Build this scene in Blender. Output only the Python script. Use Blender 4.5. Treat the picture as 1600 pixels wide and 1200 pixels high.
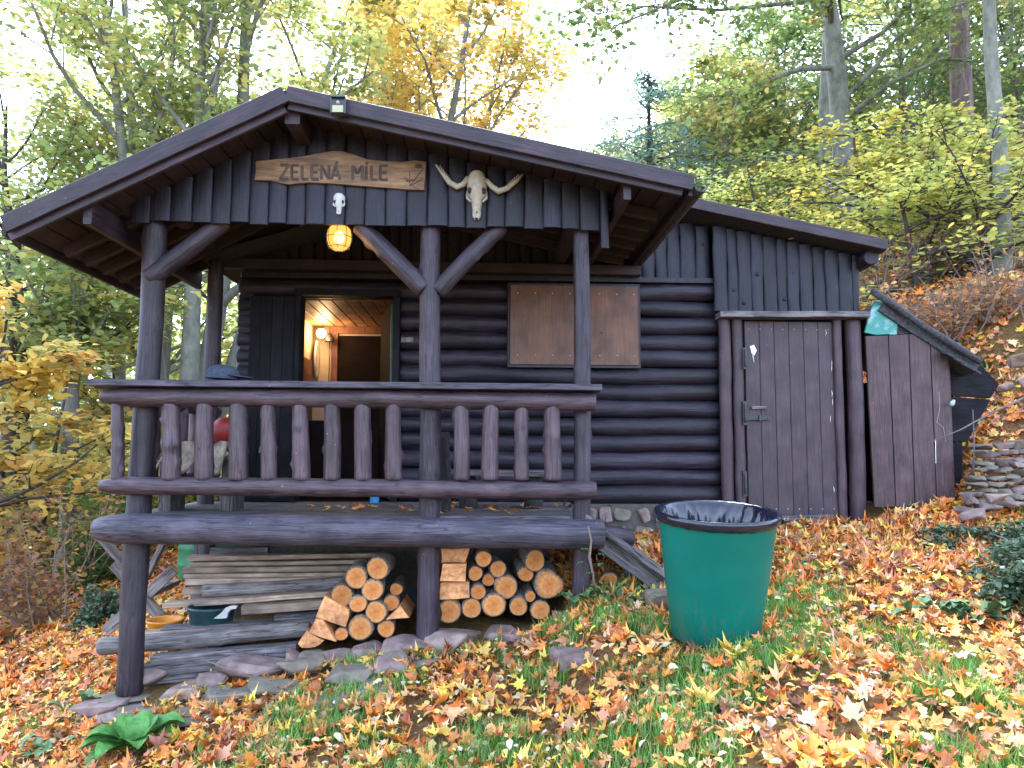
import bpy, bmesh, math, random
import numpy as np
from mathutils import Vector, Matrix, noise as mnoise

for o in list(bpy.data.objects): bpy.data.objects.remove(o)
S = bpy.context.scene
COL = S.collection
R = math.radians

# ------------------------------------------------------------------ camera
CAM = Vector((0.0, -5.5, 0.43)); FPX = 1208.0
YAW, PITCH, ROLL = R(2.27), R(5.2), R(0.23)
FW = Vector((math.sin(YAW)*math.cos(PITCH), math.cos(YAW)*math.cos(PITCH), math.sin(PITCH)))
RT = Vector((math.cos(YAW), -math.sin(YAW), 0)); UP = RT.cross(FW)
RT, UP = RT*math.cos(ROLL)+UP*math.sin(ROLL), UP*math.cos(ROLL)-RT*math.sin(ROLL)
cd = bpy.data.cameras.new('camera'); cam = bpy.data.objects.new('camera', cd); COL.objects.link(cam)
cd.sensor_fit = 'HORIZONTAL'; cd.sensor_width = 36; cd.lens = FPX/1600*36
cd.clip_start = 0.05; cd.clip_end = 1500
m = Matrix.Identity(4)
for i in range(3): m[i][0], m[i][1], m[i][2], m[i][3] = RT[i], UP[i], -FW[i], CAM[i]
cam.matrix_world = m
S.camera = cam
# ------------------------------------------------------------------ sky, sun, exposure
W = bpy.data.worlds.new('World'); S.world = W; W.use_nodes = True
nt = W.node_tree; nt.nodes.clear()
sky = nt.nodes.new('ShaderNodeTexSky'); sky.sky_type = 'NISHITA'; sky.sun_disc = False
SUN_EL, SUN_AZ = R(56), R(-8)
sky.sun_elevation = SUN_EL; sky.sun_rotation = SUN_AZ; sky.dust_density = 1.5; sky.air_density = 1.0; sky.ozone_density = 1.0
hs = nt.nodes.new('ShaderNodeHueSaturation'); hs.inputs['Saturation'].default_value = 0.5
bg = nt.nodes.new('ShaderNodeBackground'); bg.inputs['Strength'].default_value = 0.15
ow = nt.nodes.new('ShaderNodeOutputWorld')
nt.links.new(sky.outputs[0], hs.inputs['Color']); tint = nt.nodes.new('ShaderNodeMix'); tint.data_type = 'RGBA'; tint.blend_type = 'MULTIPLY'; tint.inputs[0].default_value = 1; tint.inputs[7].default_value = (.86, .96, 1.14, 1)
nt.links.new(hs.outputs[0], tint.inputs[6]); nt.links.new(tint.outputs[2], bg.inputs['Color']); nt.links.new(bg.outputs[0], ow.inputs['Surface'])
sl = bpy.data.lights.new('sun', 'SUN'); sl.energy = 1.0; sl.angle = R(30); sl.color = (.98, .985, 1.0)
so = bpy.data.objects.new('sun', sl); COL.objects.link(so)
sd = Vector((math.sin(SUN_AZ)*math.cos(SUN_EL), math.cos(SUN_AZ)*math.cos(SUN_EL), math.sin(SUN_EL)))
so.rotation_euler = sd.to_track_quat('Z', 'Y').to_euler()
S.view_settings.view_transform = 'Standard'; S.view_settings.look = 'None'
S.view_settings.gamma = 1; S.view_settings.use_curve_mapping = False
S.view_settings.exposure = 3.1
S.cycles.max_bounces = 6; S.cycles.diffuse_bounces = 3; S.cycles.glossy_bounces = 2; S.cycles.transmission_bounces = 3

# ------------------------------------------------------------------ helpers
def at(px, py, Y):
    d = FW + RT*((px-800)/FPX) + UP*((600-py)/FPX)
    return CAM + d*((Y-CAM.y)/d.y)
def lerp(a, b, t): return a+(b-a)*t
def sstep(a, b, x):
    t = np.clip((x-a)/(b-a), 0, 1); return t*t*(3-2*t)
WORLD_LOC = {}
def link(o, parent=None, loc=Vector((0, 0, 0))):
    COL.objects.link(o)
    if parent is not None:
        o.parent = parent; o.location = Vector(loc)-WORLD_LOC[parent.name]
    else: o.location = loc
    WORLD_LOC[o.name] = Vector(loc)
    return o
def tag(o, label=None, cat=None, group=None, kind=None):
    if label: o['label'] = label
    if cat: o['category'] = cat
    if group: o['group'] = group
    if kind: o['kind'] = kind
    return o
def thing(name, loc, label, cat, group=None):
    o = bpy.data.objects.new(name, None); o.empty_display_size = .1
    link(o, None, loc); return tag(o, label, cat, group)

class MB:
    def __init__(s): s.v = []; s.f = []; s.uv = []; s.mi = []; s.sm = []
    def face(s, idx, uvs, mi=0, smooth=False):
        s.f.append(idx); s.uv.append(uvs); s.mi.append(mi); s.sm.append(smooth)
    def build(s, name, mats, parent=None, origin=None):
        if not isinstance(mats, (list, tuple)): mats = [mats]
        a = np.array([tuple(p) for p in s.v], dtype=np.float64)
        if origin is None:
            lo, hi = a.min(0), a.max(0); origin = Vector(((lo[0]+hi[0])/2, (lo[1]+hi[1])/2, lo[2]))
        a = a-np.array(tuple(origin))
        me = bpy.data.meshes.new(name); me.from_pydata(a.tolist(), [], s.f)
        ul = me.uv_layers.new(name='UVMap')
        ul.data.foreach_set('uv', [c for fu in s.uv for u in fu for c in u])
        me.polygons.foreach_set('material_index', s.mi); me.polygons.foreach_set('use_smooth', s.sm)
        for mt in mats: me.materials.append(MAT[mt] if isinstance(mt, str) else mt)
        me.update()
        return link(bpy.data.objects.new(name, me), parent, origin)

def frame(w):
    w = w.normalized(); h = Vector((0, 0, 1)) if abs(w.z) < .9 else Vector((0, -1, 0))
    u = w.cross(h).normalized(); return w, u, u.cross(w).normalized()   # u = side, v = 'up'
RNG = random.Random(7)
def log(mb, p0, p1, r0, r1=None, seg=14, seed=None, wob=.05, knots=0, bend=.004, n=None, mi=0, cmi=0, taper=0, ksz=1.0, sq=0):
    rg = random.Random(seed if seed is not None else RNG.random()); r1 = r0 if r1 is None else r1
    p0, p1 = Vector(p0), Vector(p1); L = (p1-p0).length; w, u, v = frame(p1-p0)
    n = n or max(3, min(26, int(L/.11)))
    if taper: n = max(n, 60)
    if knots: n = max(n, min(40, int(L/.045)))
    ph = [(rg.uniform(0, 6.28), rg.uniform(.6, 2.4), rg.choice((1, 2, 3)), rg.uniform(.3, 1)) for _ in range(5)]
    bp = (rg.uniform(0, 6.28), rg.uniform(0, 6.28))
    kn = [(rg.uniform(.05, .95)*L, rg.uniform(-math.pi, 0) if rg.random() < .8 else rg.uniform(0, math.pi), rg.uniform(.006, .02)*ksz, rg.uniform(.016, .034)) for _ in range(knots)]
    uo, vo = rg.uniform(0, 50), rg.uniform(0, 50); b0 = len(mb.v); rings = []
    ts = [i/n for i in range(n+1)]
    bev = min(.012, r0*.15)/L
    ts = [0, bev]+ts[1:-1]+[1-bev, 1]
    for i, t in enumerate(ts):
        c = p0+w*(L*t)+u*(bend*L*math.sin(3.14*t*1.3+bp[0]))+v*(bend*L*math.sin(3.14*t*1.7+bp[1]))
        rr = lerp(r0, r1, t); row = []
        if i in (0, len(ts)-1): rr *= .88
        if taper and t < .045: rr *= lerp(1-taper, 1, math.sqrt(max(0, t/.045)))
        for k in range(seg):
            a = 6.2832*k/seg; r = rr
            for (p, fq, md, am) in ph: r += rr*wob*am*.5*math.sin(md*a+p+fq*t*L*4)
            if sq: r *= 1+sq*(1/max(abs(math.cos(a)), abs(math.sin(a)))-1)
            for (ks, ka, kh, kw) in kn:
                da = (a-ka+math.pi) % 6.2832-math.pi; d2 = ((t*L-ks)**2+(rr*da)**2)/kw**2
                if d2 < 6: r += kh*math.exp(-d2)
            row.append(len(mb.v)); mb.v.append(c+u*(r*math.cos(a))+v*(r*math.sin(a)))
        rings.append(row)
    for i in range(len(ts)-1):
        for k in range(seg):
            k2 = (k+1) % seg; A, B = ts[i]*L+uo, ts[i+1]*L+uo; c0, c1 = vo+k/seg*6.28*r0, vo+(k+1)/seg*6.28*r0
            mb.face((rings[i][k], rings[i][k2], rings[i+1][k2], rings[i+1][k]), ((A, c0), (A, c1), (B, c1), (B, c0)), mi, True)
    for row, fl, cc in ((rings[0], True, p0), (rings[-1], False, p1)):
        nb = len(mb.v)
        for q in row: mb.v.append(Vector(mb.v[q]))
        uv = [((mb.v[q]-cc).dot(u), (mb.v[q]-cc).dot(v)) for q in row]; ids = list(range(nb, nb+seg))
        if fl: ids = ids[::-1]; uv = uv[::-1]
        mb.face(tuple(ids), tuple(uv), cmi, False)
    return mb
def sweep(mb, p0, p1, prof, side, n=1, jit=0., seed=None, mi=0, smooth=False, cmi=None, bow=0., closed_caps=True):
    """prof: list of (a,b): a along side, b along normal (w x side)."""
    rg = random.Random(seed if seed is not None else RNG.random())
    p0, p1 = Vector(p0), Vector(p1); w = (p1-p0).normalized(); L = (p1-p0).length
    side = Vector(side); side = (side-w*side.dot(w)).normalized(); nor = side.cross(w).normalized()
    K = len(prof); uo, vo = rg.uniform(0, 50), rg.uniform(0, 50); rings = []
    e = [rg.uniform(0, 6.28) for _ in range(4)]
    per = [0]
    for k in range(K):
        a, b = prof[k], prof[(k+1) % K]; per.append(per[-1]+math.hypot(b[0]-a[0], b[1]-a[1]))
    for i in range(n+1):
        t = i/n; row = []; c = p0+w*(L*t)+nor*(bow*math.sin(3.14*t))
        for (a, b) in prof:
            ja = jit*(math.sin(t*L*9+e[0]+(2 if a > 0 else 0))*.6+math.sin(t*L*21+e[1]+(1 if a > 0 else 0))*.4)
            row.append(len(mb.v)); mb.v.append(c+side*(a+ja)+nor*(b+jit*.4*math.sin(t*L*7+e[2])))
        rings.append(row)
    for i in range(n):
        for k in range(K):
            k2 = (k+1) % K; A, B = uo+i/n*L, uo+(i+1)/n*L
            mb.face((rings[i][k], rings[i+1][k], rings[i+1][k2], rings[i][k2]), ((A, vo+per[k]), (B, vo+per[k]), (B, vo+per[k+1]), (A, vo+per[k+1])), mi, smooth)
    for row, fl in ((rings[0], False), (rings[-1], True)):
        nb = len(mb.v)
        for q in row: mb.v.append(Vector(mb.v[q]))
        ids = list(range(nb, nb+K)); uv = [(uo+p[0]*.3, vo+p[1]) for p in prof]
        if fl: ids = ids[::-1]; uv = uv[::-1]
        mb.face(tuple(ids), tuple(uv), mi if cmi is None else cmi, False)
    return mb
def rect(wd, th, c=.004):
    a, b = wd/2, th/2
    return [(-a+c, -b), (a-c, -b), (a, -b+c), (a, b-c), (a-c, b), (-a+c, b), (-a, b-c), (-a, -b+c)]
def board(mb, p0, p1, wd, th, side, n=1, jit=0., **k): return sweep(mb, p0, p1, rect(wd, th, min(.005, th*.2, wd*.2)), side, n, jit, **k)
def slabprof(wd, th):
    a = wd/2; pts = [(-a, 0), (a, 0)]
    for i in range(7):
        q = math.pi*(.06+.88*i/6); pts.append((a*math.cos(q)*1.0, th*(.25+.75*math.sin(q))))
    return pts
def prism(mb, poly, y0, y1, mi=0, seed=0, cmi=None, bevel=.004):
    """poly of Vector (x,z) pairs, extruded in y from y0 (front) to y1."""
    K = len(poly); cx = sum(p[0] for p in poly)/K; cz = sum(p[1] for p in poly)/K; rg = random.Random(seed); uo = rg.uniform(0, 50)
    sc = lambda p: (p[0]+(cx-p[0])*bevel/max(.02, abs(cx-p[0])+abs(cz-p[1])), p[1]+(cz-p[1])*bevel/max(.02, abs(cx-p[0])+abs(cz-p[1])))
    area = sum(poly[k][0]*poly[(k+1) % K][1]-poly[(k+1) % K][0]*poly[k][1] for k in range(K))
    if area < 0: poly = poly[::-1]
    b = len(mb.v)
    for p in poly: q = sc(p); mb.v.append(Vector((q[0], y0, q[1])))
    for p in poly: mb.v.append(Vector((p[0], y0+bevel, p[1])))
    for p in poly: mb.v.append(Vector((p[0], y1, p[1])))
    uvf = lambda i: (mb.v[i].x+uo, mb.v[i].z+uo)
    ids = list(range(b, b+K)); mb.face(tuple(ids), tuple(uvf(i) for i in ids), mi if cmi is None else cmi)
    for l in (0, 1):
        for k in range(K):
            k2 = (k+1) % K; q = (b+l*K+k, b+(l+1)*K+k, b+(l+1)*K+k2, b+l*K+k2)
            mb.face(q, tuple((mb.v[i].y*1+uo, (mb.v[i].x+mb.v[i].z)) for i in q), mi)
    ids = list(range(b+2*K, b+3*K))[::-1]; mb.face(tuple(ids), tuple(uvf(i) for i in ids), mi)
    return mb
def box(mb, c, s, mi=0, seed=None):
    c = Vector(c); return sweep(mb, c-Vector((0, 0, s[2]/2)), c+Vector((0, 0, s[2]/2)), rect(s[0], s[1], min(.006, min(s)*.2)), (1, 0, 0), mi=mi, seed=seed)
def lathe(mb, c, prof, seg=32, tilt=None, mi=0, smooth=True, wob=None):
    c = Vector(c); b = len(mb.v); M = tilt or Matrix.Identity(3)
    for (r, z) in prof:
        for k in range(seg):
            a = 6.2832*k/seg; p = Vector((r*math.cos(a), r*math.sin(a), z))
            if wob: p = wob(p, a, r, z)
            mb.v.append(c+M@p)
    for i in range(len(prof)-1):
        for k in range(seg):
            k2 = (k+1) % seg
            mb.face((b+i*seg+k, b+i*seg+k2, b+(i+1)*seg+k2, b+(i+1)*seg+k), ((k/seg, prof[i][1]), ((k+1)/seg, prof[i][1]), ((k+1)/seg, prof[i+1][1]), (k/seg, prof[i+1][1])), mi, smooth)
    return mb
def tube(mb, pts, rs, seg=6, mi=0, smooth=True, cap=True):
    b0 = len(mb.v); N = len(pts); pts = [Vector(p) for p in pts]; d = 0
    for i, p in enumerate(pts):
        w = pts[min(i+1, N-1)]-pts[max(i-1, 0)]
        if w.length < 1e-7: w = Vector((0, 0, 1))
        w, u, v = frame(w)
        if i: 
            # keep twist low
            u = (pu-w*pu.dot(w)).normalized(); v = u.cross(w)
        pu = u; r = rs[i] if hasattr(rs, '__len__') else rs
        for k in range(seg):
            a = 6.2832*k/seg; mb.v.append(p+u*(r*math.cos(a))+v*(r*math.sin(a)))
    for i in range(N-1):
        L = (pts[i+1]-pts[i]).length
        for k in range(seg):
            k2 = (k+1) % seg
            mb.face((b0+i*seg+k, b0+i*seg+k2, b0+(i+1)*seg+k2, b0+(i+1)*seg+k), ((d, k*.05), (d, k*.05+.05), (d+L, k*.05+.05), (d+L, k*.05)), mi, smooth)
        d += L
    if cap:
        mb.face(tuple(range(b0, b0+seg))[::-1], tuple((0, 0) for _ in range(seg)), mi); mb.face(tuple(range(b0+(N-1)*seg, b0+N*seg)), tuple((0, 0) for _ in range(seg)), mi)
    return mb
def rock(mb, c, s, seed, npt=16, rotz=0., tilt=0.):
    rg = random.Random(seed); bm = bmesh.new()
    for i in range(npt):
        p = Vector((rg.uniform(-1, 1), rg.uniform(-1, 1), rg.uniform(-1, 1))); q = max(abs(p.x), abs(p.y), abs(p.z))
        p = p/q*rg.uniform(.82, 1) if rg.random() < .8 else p.normalized()
        bm.verts.new((p.x*s[0]/2, p.y*s[1]/2, p.z*s[2]/2))
    r = bmesh.ops.convex_hull(bm, input=bm.verts)
    bmesh.ops.delete(bm, geom=[g for g in r['geom_interior'] if isinstance(g, bmesh.types.BMVert)], context='VERTS')
    bmesh.ops.dissolve_limit(bm, angle_limit=R(14), verts=bm.verts, edges=bm.edges)
    bmesh.ops.bevel(bm, geom=list(bm.edges), offset=min(s)*.07, segments=1, profile=.6, affect='EDGES')
    bm.normal_update(); M = Matrix.Rotation(rotz, 3, 'Z')@Matrix.Rotation(tilt, 3, 'Y'); b = len(mb.v); bm.verts.ensure_lookup_table()
    for v in bm.verts: mb.v.append(Vector(c)+M@v.co)
    for f in bm.faces:
        ids = tuple(b+v.index for v in f.verts); mb.face(ids, tuple((mb.v[i].x+mb.v[i].y, mb.v[i].z) for i in ids))
    bm.free(); return mb

# ------------------------------------------------------------------ materials
MAT = {}
def newmat(name):
    mt = bpy.data.materials.new(name); mt.use_nodes = True; MAT[name] = mt; n = mt.node_tree
    b = n.nodes['Principled BSDF']; return mt, n, b
def N(n, t, **k):
    x = n.nodes.new(t)
    for a, v in k.items(): setattr(x, a, v)
    return x
def ramp(n, stops):
    r = n.nodes.new('ShaderNodeValToRGB'); e = r.color_ramp.elements
    while len(e) > len(stops): e.remove(e[-1])
    while len(e) < len(stops): e.new(.5)
    for q, (p, c) in zip(e, stops): q.position = p; q.color = (*c, 1)
    return r
def wood(name, ca, cb, wear=None, rough=.6, sx=1.2, sy=26, bump=.35, wearamt=.5, spec=.4, vary=.25, crack=0.):
    mt, n, b = newmat(name); L = n.links.new
    uv = N(n, 'ShaderNodeUVMap'); mp = N(n, 'ShaderNodeMapping'); mp.inputs['Scale'].default_value = (sx, sy, 1)
    L(uv.outputs[0], mp.inputs[0])
    n1 = N(n, 'ShaderNodeTexNoise'); n1.inputs['Scale'].default_value = 3; n1.inputs['Detail'].default_value = 8; n1.inputs['Roughness'].default_value = .65; n1.inputs['Distortion'].default_value = .6
    L(mp.outputs[0], n1.inputs['Vector'])
    r1 = ramp(n, [(.36, tuple(q*.75 for q in ca)), (.66, tuple(q*1.12 for q in cb))]); L(n1.outputs[0], r1.inputs[0])
    n2 = N(n, 'ShaderNodeTexNoise'); n2.inputs['Scale'].default_value = 5; n2.inputs['Detail'].default_value = 5
    L(uv.outputs[0], n2.inputs['Vector'])
    col = r1.outputs[0]
    oi = N(n, 'ShaderNodeObjectInfo'); mr = N(n, 'ShaderNodeMapRange'); mr.inputs[3].default_value = 1-vary; mr.inputs[4].default_value = 1+vary; L(oi.outputs['Random'], mr.inputs[0])
    r2 = ramp(n, [(.32, (.62,)*3), (.68, (1.35,)*3)]); L(n2.outputs[0], r2.inputs[0])
    m1 = N(n, 'ShaderNodeMix', data_type='RGBA', blend_type='MULTIPLY'); m1.inputs[0].default_value = 1; L(col, m1.inputs[6]); L(r2.outputs[0], m1.inputs[7])
    vm = N(n, 'ShaderNodeVectorMath', operation='SCALE'); L(m1.outputs[2], vm.inputs[0]); L(mr.outputs[0], vm.inputs['Scale']); col = vm.outputs[0]
    if wear:
        n3 = N(n, 'ShaderNodeTexNoise'); n3.inputs['Scale'].default_value = 9; n3.inputs['Detail'].default_value = 9; n3.inputs['Roughness'].default_value = .75
        mp3 = N(n, 'ShaderNodeMapping'); mp3.inputs['Scale'].default_value = (.5, 4, 1); L(uv.outputs[0], mp3.inputs[0]); L(mp3.outputs[0], n3.inputs['Vector'])
        r3 = ramp(n, [(.56, (0, 0, 0)), (.78, (wearamt,)*3)]); L(n3.outputs[0], r3.inputs[0])
        m2 = N(n, 'ShaderNodeMix', data_type='RGBA'); L(r3.outputs[0], m2.inputs[0]); L(col, m2.inputs[6]); m2.inputs[7].default_value = (*wear, 1); col = m2.outputs[2]
    if crack:
        mp4 = N(n, 'ShaderNodeMapping'); mp4.inputs['Scale'].default_value = (.9, 11, 1); L(uv.outputs[0], mp4.inputs[0])
        n4 = N(n, 'ShaderNodeTexNoise'); n4.inputs['Scale'].default_value = 1.6; n4.inputs['Detail'].default_value = 3; L(mp4.outputs[0], n4.inputs['Vector'])
        ab = N(n, 'ShaderNodeMath', operation='SUBTRACT'); ab.inputs[1].default_value = .5; L(n4.outputs[0], ab.inputs[0]); a2 = N(n, 'ShaderNodeMath', operation='ABSOLUTE'); L(ab.outputs[0], a2.inputs[0])
        r4 = ramp(n, [(.0, (.25,)*3), (.012, (.5,)*3), (.022, (1,)*3)]); L(a2.outputs[0], r4.inputs[0])
        m4 = N(n, 'ShaderNodeMix', data_type='RGBA', blend_type='MULTIPLY'); m4.inputs[0].default_value = crack; L(col, m4.inputs[6]); L(r4.outputs[0], m4.inputs[7]); col = m4.outputs[2]
        vo = N(n, 'ShaderNodeTexVoronoi'); vo.inputs['Scale'].default_value = 13; vo.inputs['Randomness'].default_value = 1; L(uv.outputs[0], vo.inputs['Vector'])
        r5 = ramp(n, [(.05, (1,)*3), (.085, (0, 0, 0))]); L(vo.outputs['Distance'], r5.inputs[0]); sx_ = N(n, 'ShaderNodeSeparateColor'); L(vo.outputs['Color'], sx_.inputs[0]); gt = N(n, 'ShaderNodeMath', operation='GREATER_THAN'); gt.inputs[1].default_value = .72; L(sx_.outputs[0], gt.inputs[0])
        ml = N(n, 'ShaderNodeMath', operation='MULTIPLY'); L(gt.outputs[0], ml.inputs[0]); L(r5.outputs[0], ml.inputs[1]); mm = N(n, 'ShaderNodeMath', operation='MULTIPLY'); L(ml.outputs[0], mm.inputs[0]); mm.inputs[1].default_value = .75
        m5 = N(n, 'ShaderNodeMix', data_type='RGBA'); L(mm.outputs[0], m5.inputs[0]); L(col, m5.inputs[6]); wc = wear or cb; m5.inputs[7].default_value = (*[min(.6, q*1.7) for q in wc], 1); col = m5.outputs[2]
    L(col, b.inputs['Base Color'])
    rr = N(n, 'ShaderNodeMapRange'); rr.inputs[3].default_value = rough-.12; rr.inputs[4].default_value = rough+.15; L(n1.outputs[0], rr.inputs[0]); L(rr.outputs[0], b.inputs['Roughness'])
    b.inputs['Specular IOR Level'].default_value = spec
    bp = N(n, 'ShaderNodeBump'); bp.inputs['Strength'].default_value = bump; bp.inputs['Distance'].default_value = .006; L(n1.outputs[0], bp.inputs['Height']); L(bp.outputs[0], b.inputs['Normal'])
    return mt
DK = (.026, .018, .021)
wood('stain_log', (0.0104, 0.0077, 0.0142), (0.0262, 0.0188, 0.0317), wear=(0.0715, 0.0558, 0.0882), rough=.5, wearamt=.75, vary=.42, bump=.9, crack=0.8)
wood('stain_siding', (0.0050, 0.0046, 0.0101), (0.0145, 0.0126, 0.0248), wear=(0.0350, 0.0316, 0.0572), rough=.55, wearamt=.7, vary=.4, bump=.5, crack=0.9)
wood('stain_rail', (0.0427, 0.0264, 0.0319), (0.0833, 0.0530, 0.0619), wear=(0.1601, 0.1148, 0.1314), rough=.5, wearamt=.3, bump=.4, crack=0.9)
wood('stain_post', (0.0194, 0.0132, 0.0193), (0.0451, 0.0321, 0.0433), wear=(0.1048, 0.0804, 0.1005), rough=.55, wearamt=.3, bump=.5, crack=0.9)
wood('weathered_beam', (0.0278, 0.0233, 0.0324), (0.0680, 0.0570, 0.0753), wear=(0.1314, 0.1134, 0.1431), rough=.55, sy=34, wearamt=.4, bump=.7, crack=0.9)
wood('fascia_paint', (0.0185, 0.0098, 0.0139), (0.0386, 0.0217, 0.0285), wear=(0.0672, 0.0420, 0.0526), rough=.5, wearamt=.35, bump=.3, crack=0.9)
wood('soffit_wood', (0.0132, 0.0084, 0.0098), (0.0300, 0.0180, 0.0210), rough=.65)
wood('door_paint', (0.0343, 0.0195, 0.0254), (0.0595, 0.0346, 0.0429), wear=(0.0972, 0.0620, 0.0732), rough=.5, wearamt=.3, bump=.3, vary=.12, crack=0.25)
wood('shed_door_paint', (0.0481, 0.0256, 0.0271), (0.0824, 0.0452, 0.0470), wear=(0.1601, 0.0938, 0.0948), rough=.55, wearamt=.35, bump=.3, vary=.12, crack=0.3)
wood('shutter_ply', (0.1150, 0.0487, 0.0256), (0.1380, 0.0605, 0.0328), rough=.5, wearamt=.15, wear=(0.1840, 0.1008, 0.0640), sy=16, bump=.12, vary=.05)
wood('sign_wood', (0.1561, 0.0845, 0.0390), (0.2300, 0.1311, 0.0663), wear=(0.1011, 0.0505, 0.0237), rough=.6, sx=1.5, sy=14, bump=.35, vary=.0, crack=0.4)
wood('burnt_letter', (.035, .022, .015), (.08, .05, .035), rough=.7, vary=.1)
wood('grey_wood', (0.106, 0.092, 0.089), (0.224, 0.198, 0.185), wear=(0.277, 0.257, 0.238), rough=.75, wearamt=.6, bump=.6, crack=0.9)
wood('pale_board', (0.238, 0.165, 0.112), (0.370, 0.277, 0.205), wear=(0.396, 0.330, 0.277), rough=.7, wearamt=.4, bump=.3)
wood('old_board', (.07, .06, .06), (.17, .15, .15), wear=(.26, .24, .24), rough=.75, wearamt=.5, bump=.6, crack=0.9)
wood('split_face', (0.4788, 0.1904, 0.0645), (0.6600, 0.3085, 0.1284), wear=(0.5112, 0.1853, 0.0523), rough=.75, sx=8, sy=8, bump=.5, vary=.12)
wood('bark', (.10, .075, .06), (.27, .21, .17), wear=(.36, .33, .29), rough=.9, sx=9, sy=14, bump=1.0)
wood('ceiling_plank', (.26, .13, .07), (.42, .24, .13), rough=.5, bump=.2)
wood('interior_frame', (.14, .055, .03), (.22, .09, .05), rough=.45, bump=.2)
wood('door_dark', (.005, .0048, .0065), (.013, .012, .016), rough=.7, spec=.15, bump=.4)  # on outer door and frame, near-black puts the porch shade into the colour
wood('stump_dark', (.015, .013, .015), (.04, .034, .036), rough=.8, bump=.9, sx=6, sy=20)
def cutend():
    mt, n, b = newmat('cut_end'); L = n.links.new
    uv = N(n, 'ShaderNodeUVMap'); nz = N(n, 'ShaderNodeTexNoise'); nz.inputs['Scale'].default_value = 14; nz.inputs['Detail'].default_value = 6
    L(uv.outputs[0], nz.inputs['Vector'])
    mx = N(n, 'ShaderNodeMix', data_type='RGBA'); mx.inputs[0].default_value = .035; L(uv.outputs[0], mx.inputs[6]); L(nz.outputs['Color'], mx.inputs[7])
    ln = N(n, 'ShaderNodeVectorMath', operation='LENGTH'); L(uv.outputs[0], ln.inputs[0])
    ad = N(n, 'ShaderNodeMath', operation='MULTIPLY_ADD'); L(nz.outputs[0], ad.inputs[0]); ad.inputs[1].default_value = .02; L(ln.outputs['Value'], ad.inputs[2])
    sn = N(n, 'ShaderNodeMath', operation='MULTIPLY'); L(ad.outputs[0], sn.inputs[0]); sn.inputs[1].default_value = 900
    si = N(n, 'ShaderNodeMath', operation='SINE'); L(sn.outputs[0], si.inputs[0])
    r0 = ramp(n, [(.0, (.66, .20, .05)), (.45, (.82, .30, .085)), (.8, (.88, .40, .135)), (1, (.66, .27, .09))])
    mr = N(n, 'ShaderNodeMapRange'); mr.inputs[2].default_value = .09; L(ad.outputs[0], mr.inputs[0]); L(mr.outputs[0], r0.inputs[0])
    r1 = ramp(n, [(0, (.86,)*3), (1, (1.0,)*3)]); m2 = N(n, 'ShaderNodeMapRange'); m2.inputs[1].default_value = -1; L(si.outputs[0], m2.inputs[0]); L(m2.outputs[0], r1.inputs[0])
    n2 = N(n, 'ShaderNodeTexNoise'); n2.inputs['Scale'].default_value = 40; n2.inputs['Detail'].default_value = 8; L(uv.outputs[0], n2.inputs['Vector'])
    r2 = ramp(n, [(.3, (.72,)*3), (.65, (1.1,)*3)]); L(n2.outputs[0], r2.inputs[0])
    q = N(n, 'ShaderNodeMix', data_type='RGBA', blend_type='MULTIPLY'); q.inputs[0].default_value = 1; L(r0.outputs[0], q.inputs[6]); L(r1.outputs[0], q.inputs[7])
    q2 = N(n, 'ShaderNodeMix', data_type='RGBA', blend_type='MULTIPLY'); q2.inputs[0].default_value = 1; L(q.outputs[2], q2.inputs[6]); L(r2.outputs[0], q2.inputs[7])
    oi = N(n, 'ShaderNodeObjectInfo'); hv = N(n, 'ShaderNodeHueSaturation'); mr3 = N(n, 'ShaderNodeMapRange'); mr3.inputs[3].default_value = .52; mr3.inputs[4].default_value = .76
    L(oi.outputs['Random'], mr3.inputs[0]); L(mr3.outputs[0], hv.inputs['Value']); L(q2.outputs[2], hv.inputs['Color'])
    L(hv.outputs[0], b.inputs['Base Color']); b.inputs['Roughness'].default_value = .85; b.inputs['Specular IOR Level'].default_value = .2
    bp = N(n, 'ShaderNodeBump'); bp.inputs['Strength'].default_value = .5; bp.inputs['Distance'].default_value = .004; L(n2.outputs[0], bp.inputs['Height']); L(bp.outputs[0], b.inputs['Normal'])
cutend()
def plain(name, c, rough=.5, spec=.5, nscale=12, amt=.2, metal=0, emis=None, bump=.1, coord='Object', c2=None, lo=.35, hi=.65):
    mt, n, b = newmat(name); L = n.links.new
    tc = N(n, 'ShaderNodeTexCoord'); nz = N(n, 'ShaderNodeTexNoise'); nz.inputs['Scale'].default_value = nscale; nz.inputs['Detail'].default_value = 7; nz.inputs['Roughness'].default_value = .6
    L(tc.outputs[coord], nz.inputs['Vector']); c2 = c2 or tuple(x*(1+amt) for x in c); c1 = tuple(x*(1-amt) for x in c) if c2 == tuple(x*(1+amt) for x in c) else c
    r = ramp(n, [(lo, c1), (hi, c2)]); L(nz.outputs[0], r.inputs[0]); L(r.outputs[0], b.inputs['Base Color'])
    b.inputs['Roughness'].default_value = rough; b.inputs['Specular IOR Level'].default_value = spec; b.inputs['Metallic'].default_value = metal
    if bump:
        bp = N(n, 'ShaderNodeBump'); bp.inputs['Strength'].default_value = bump; bp.inputs['Distance'].default_value = .01; L(nz.outputs[0], bp.inputs['Height']); L(bp.outputs[0], b.inputs['Normal'])
    if emis: b.inputs['Emission Color'].default_value = (*emis[0], 1); b.inputs['Emission Strength'].default_value = emis[1]
    return mt
plain('bone', (0.2788, 0.2392, 0.1756), .6, .3, 30, c2=(0.4018, 0.3648, 0.2896), bump=.3)
plain('bone_white', (0.422, 0.408, 0.394), .6, .3, 30, c2=(0.544, 0.537, 0.524), bump=.3)
plain('bone_hole', (.03, .025, .02), .9)
plain('black_metal', (.02, .02, .022), .4)
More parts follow.
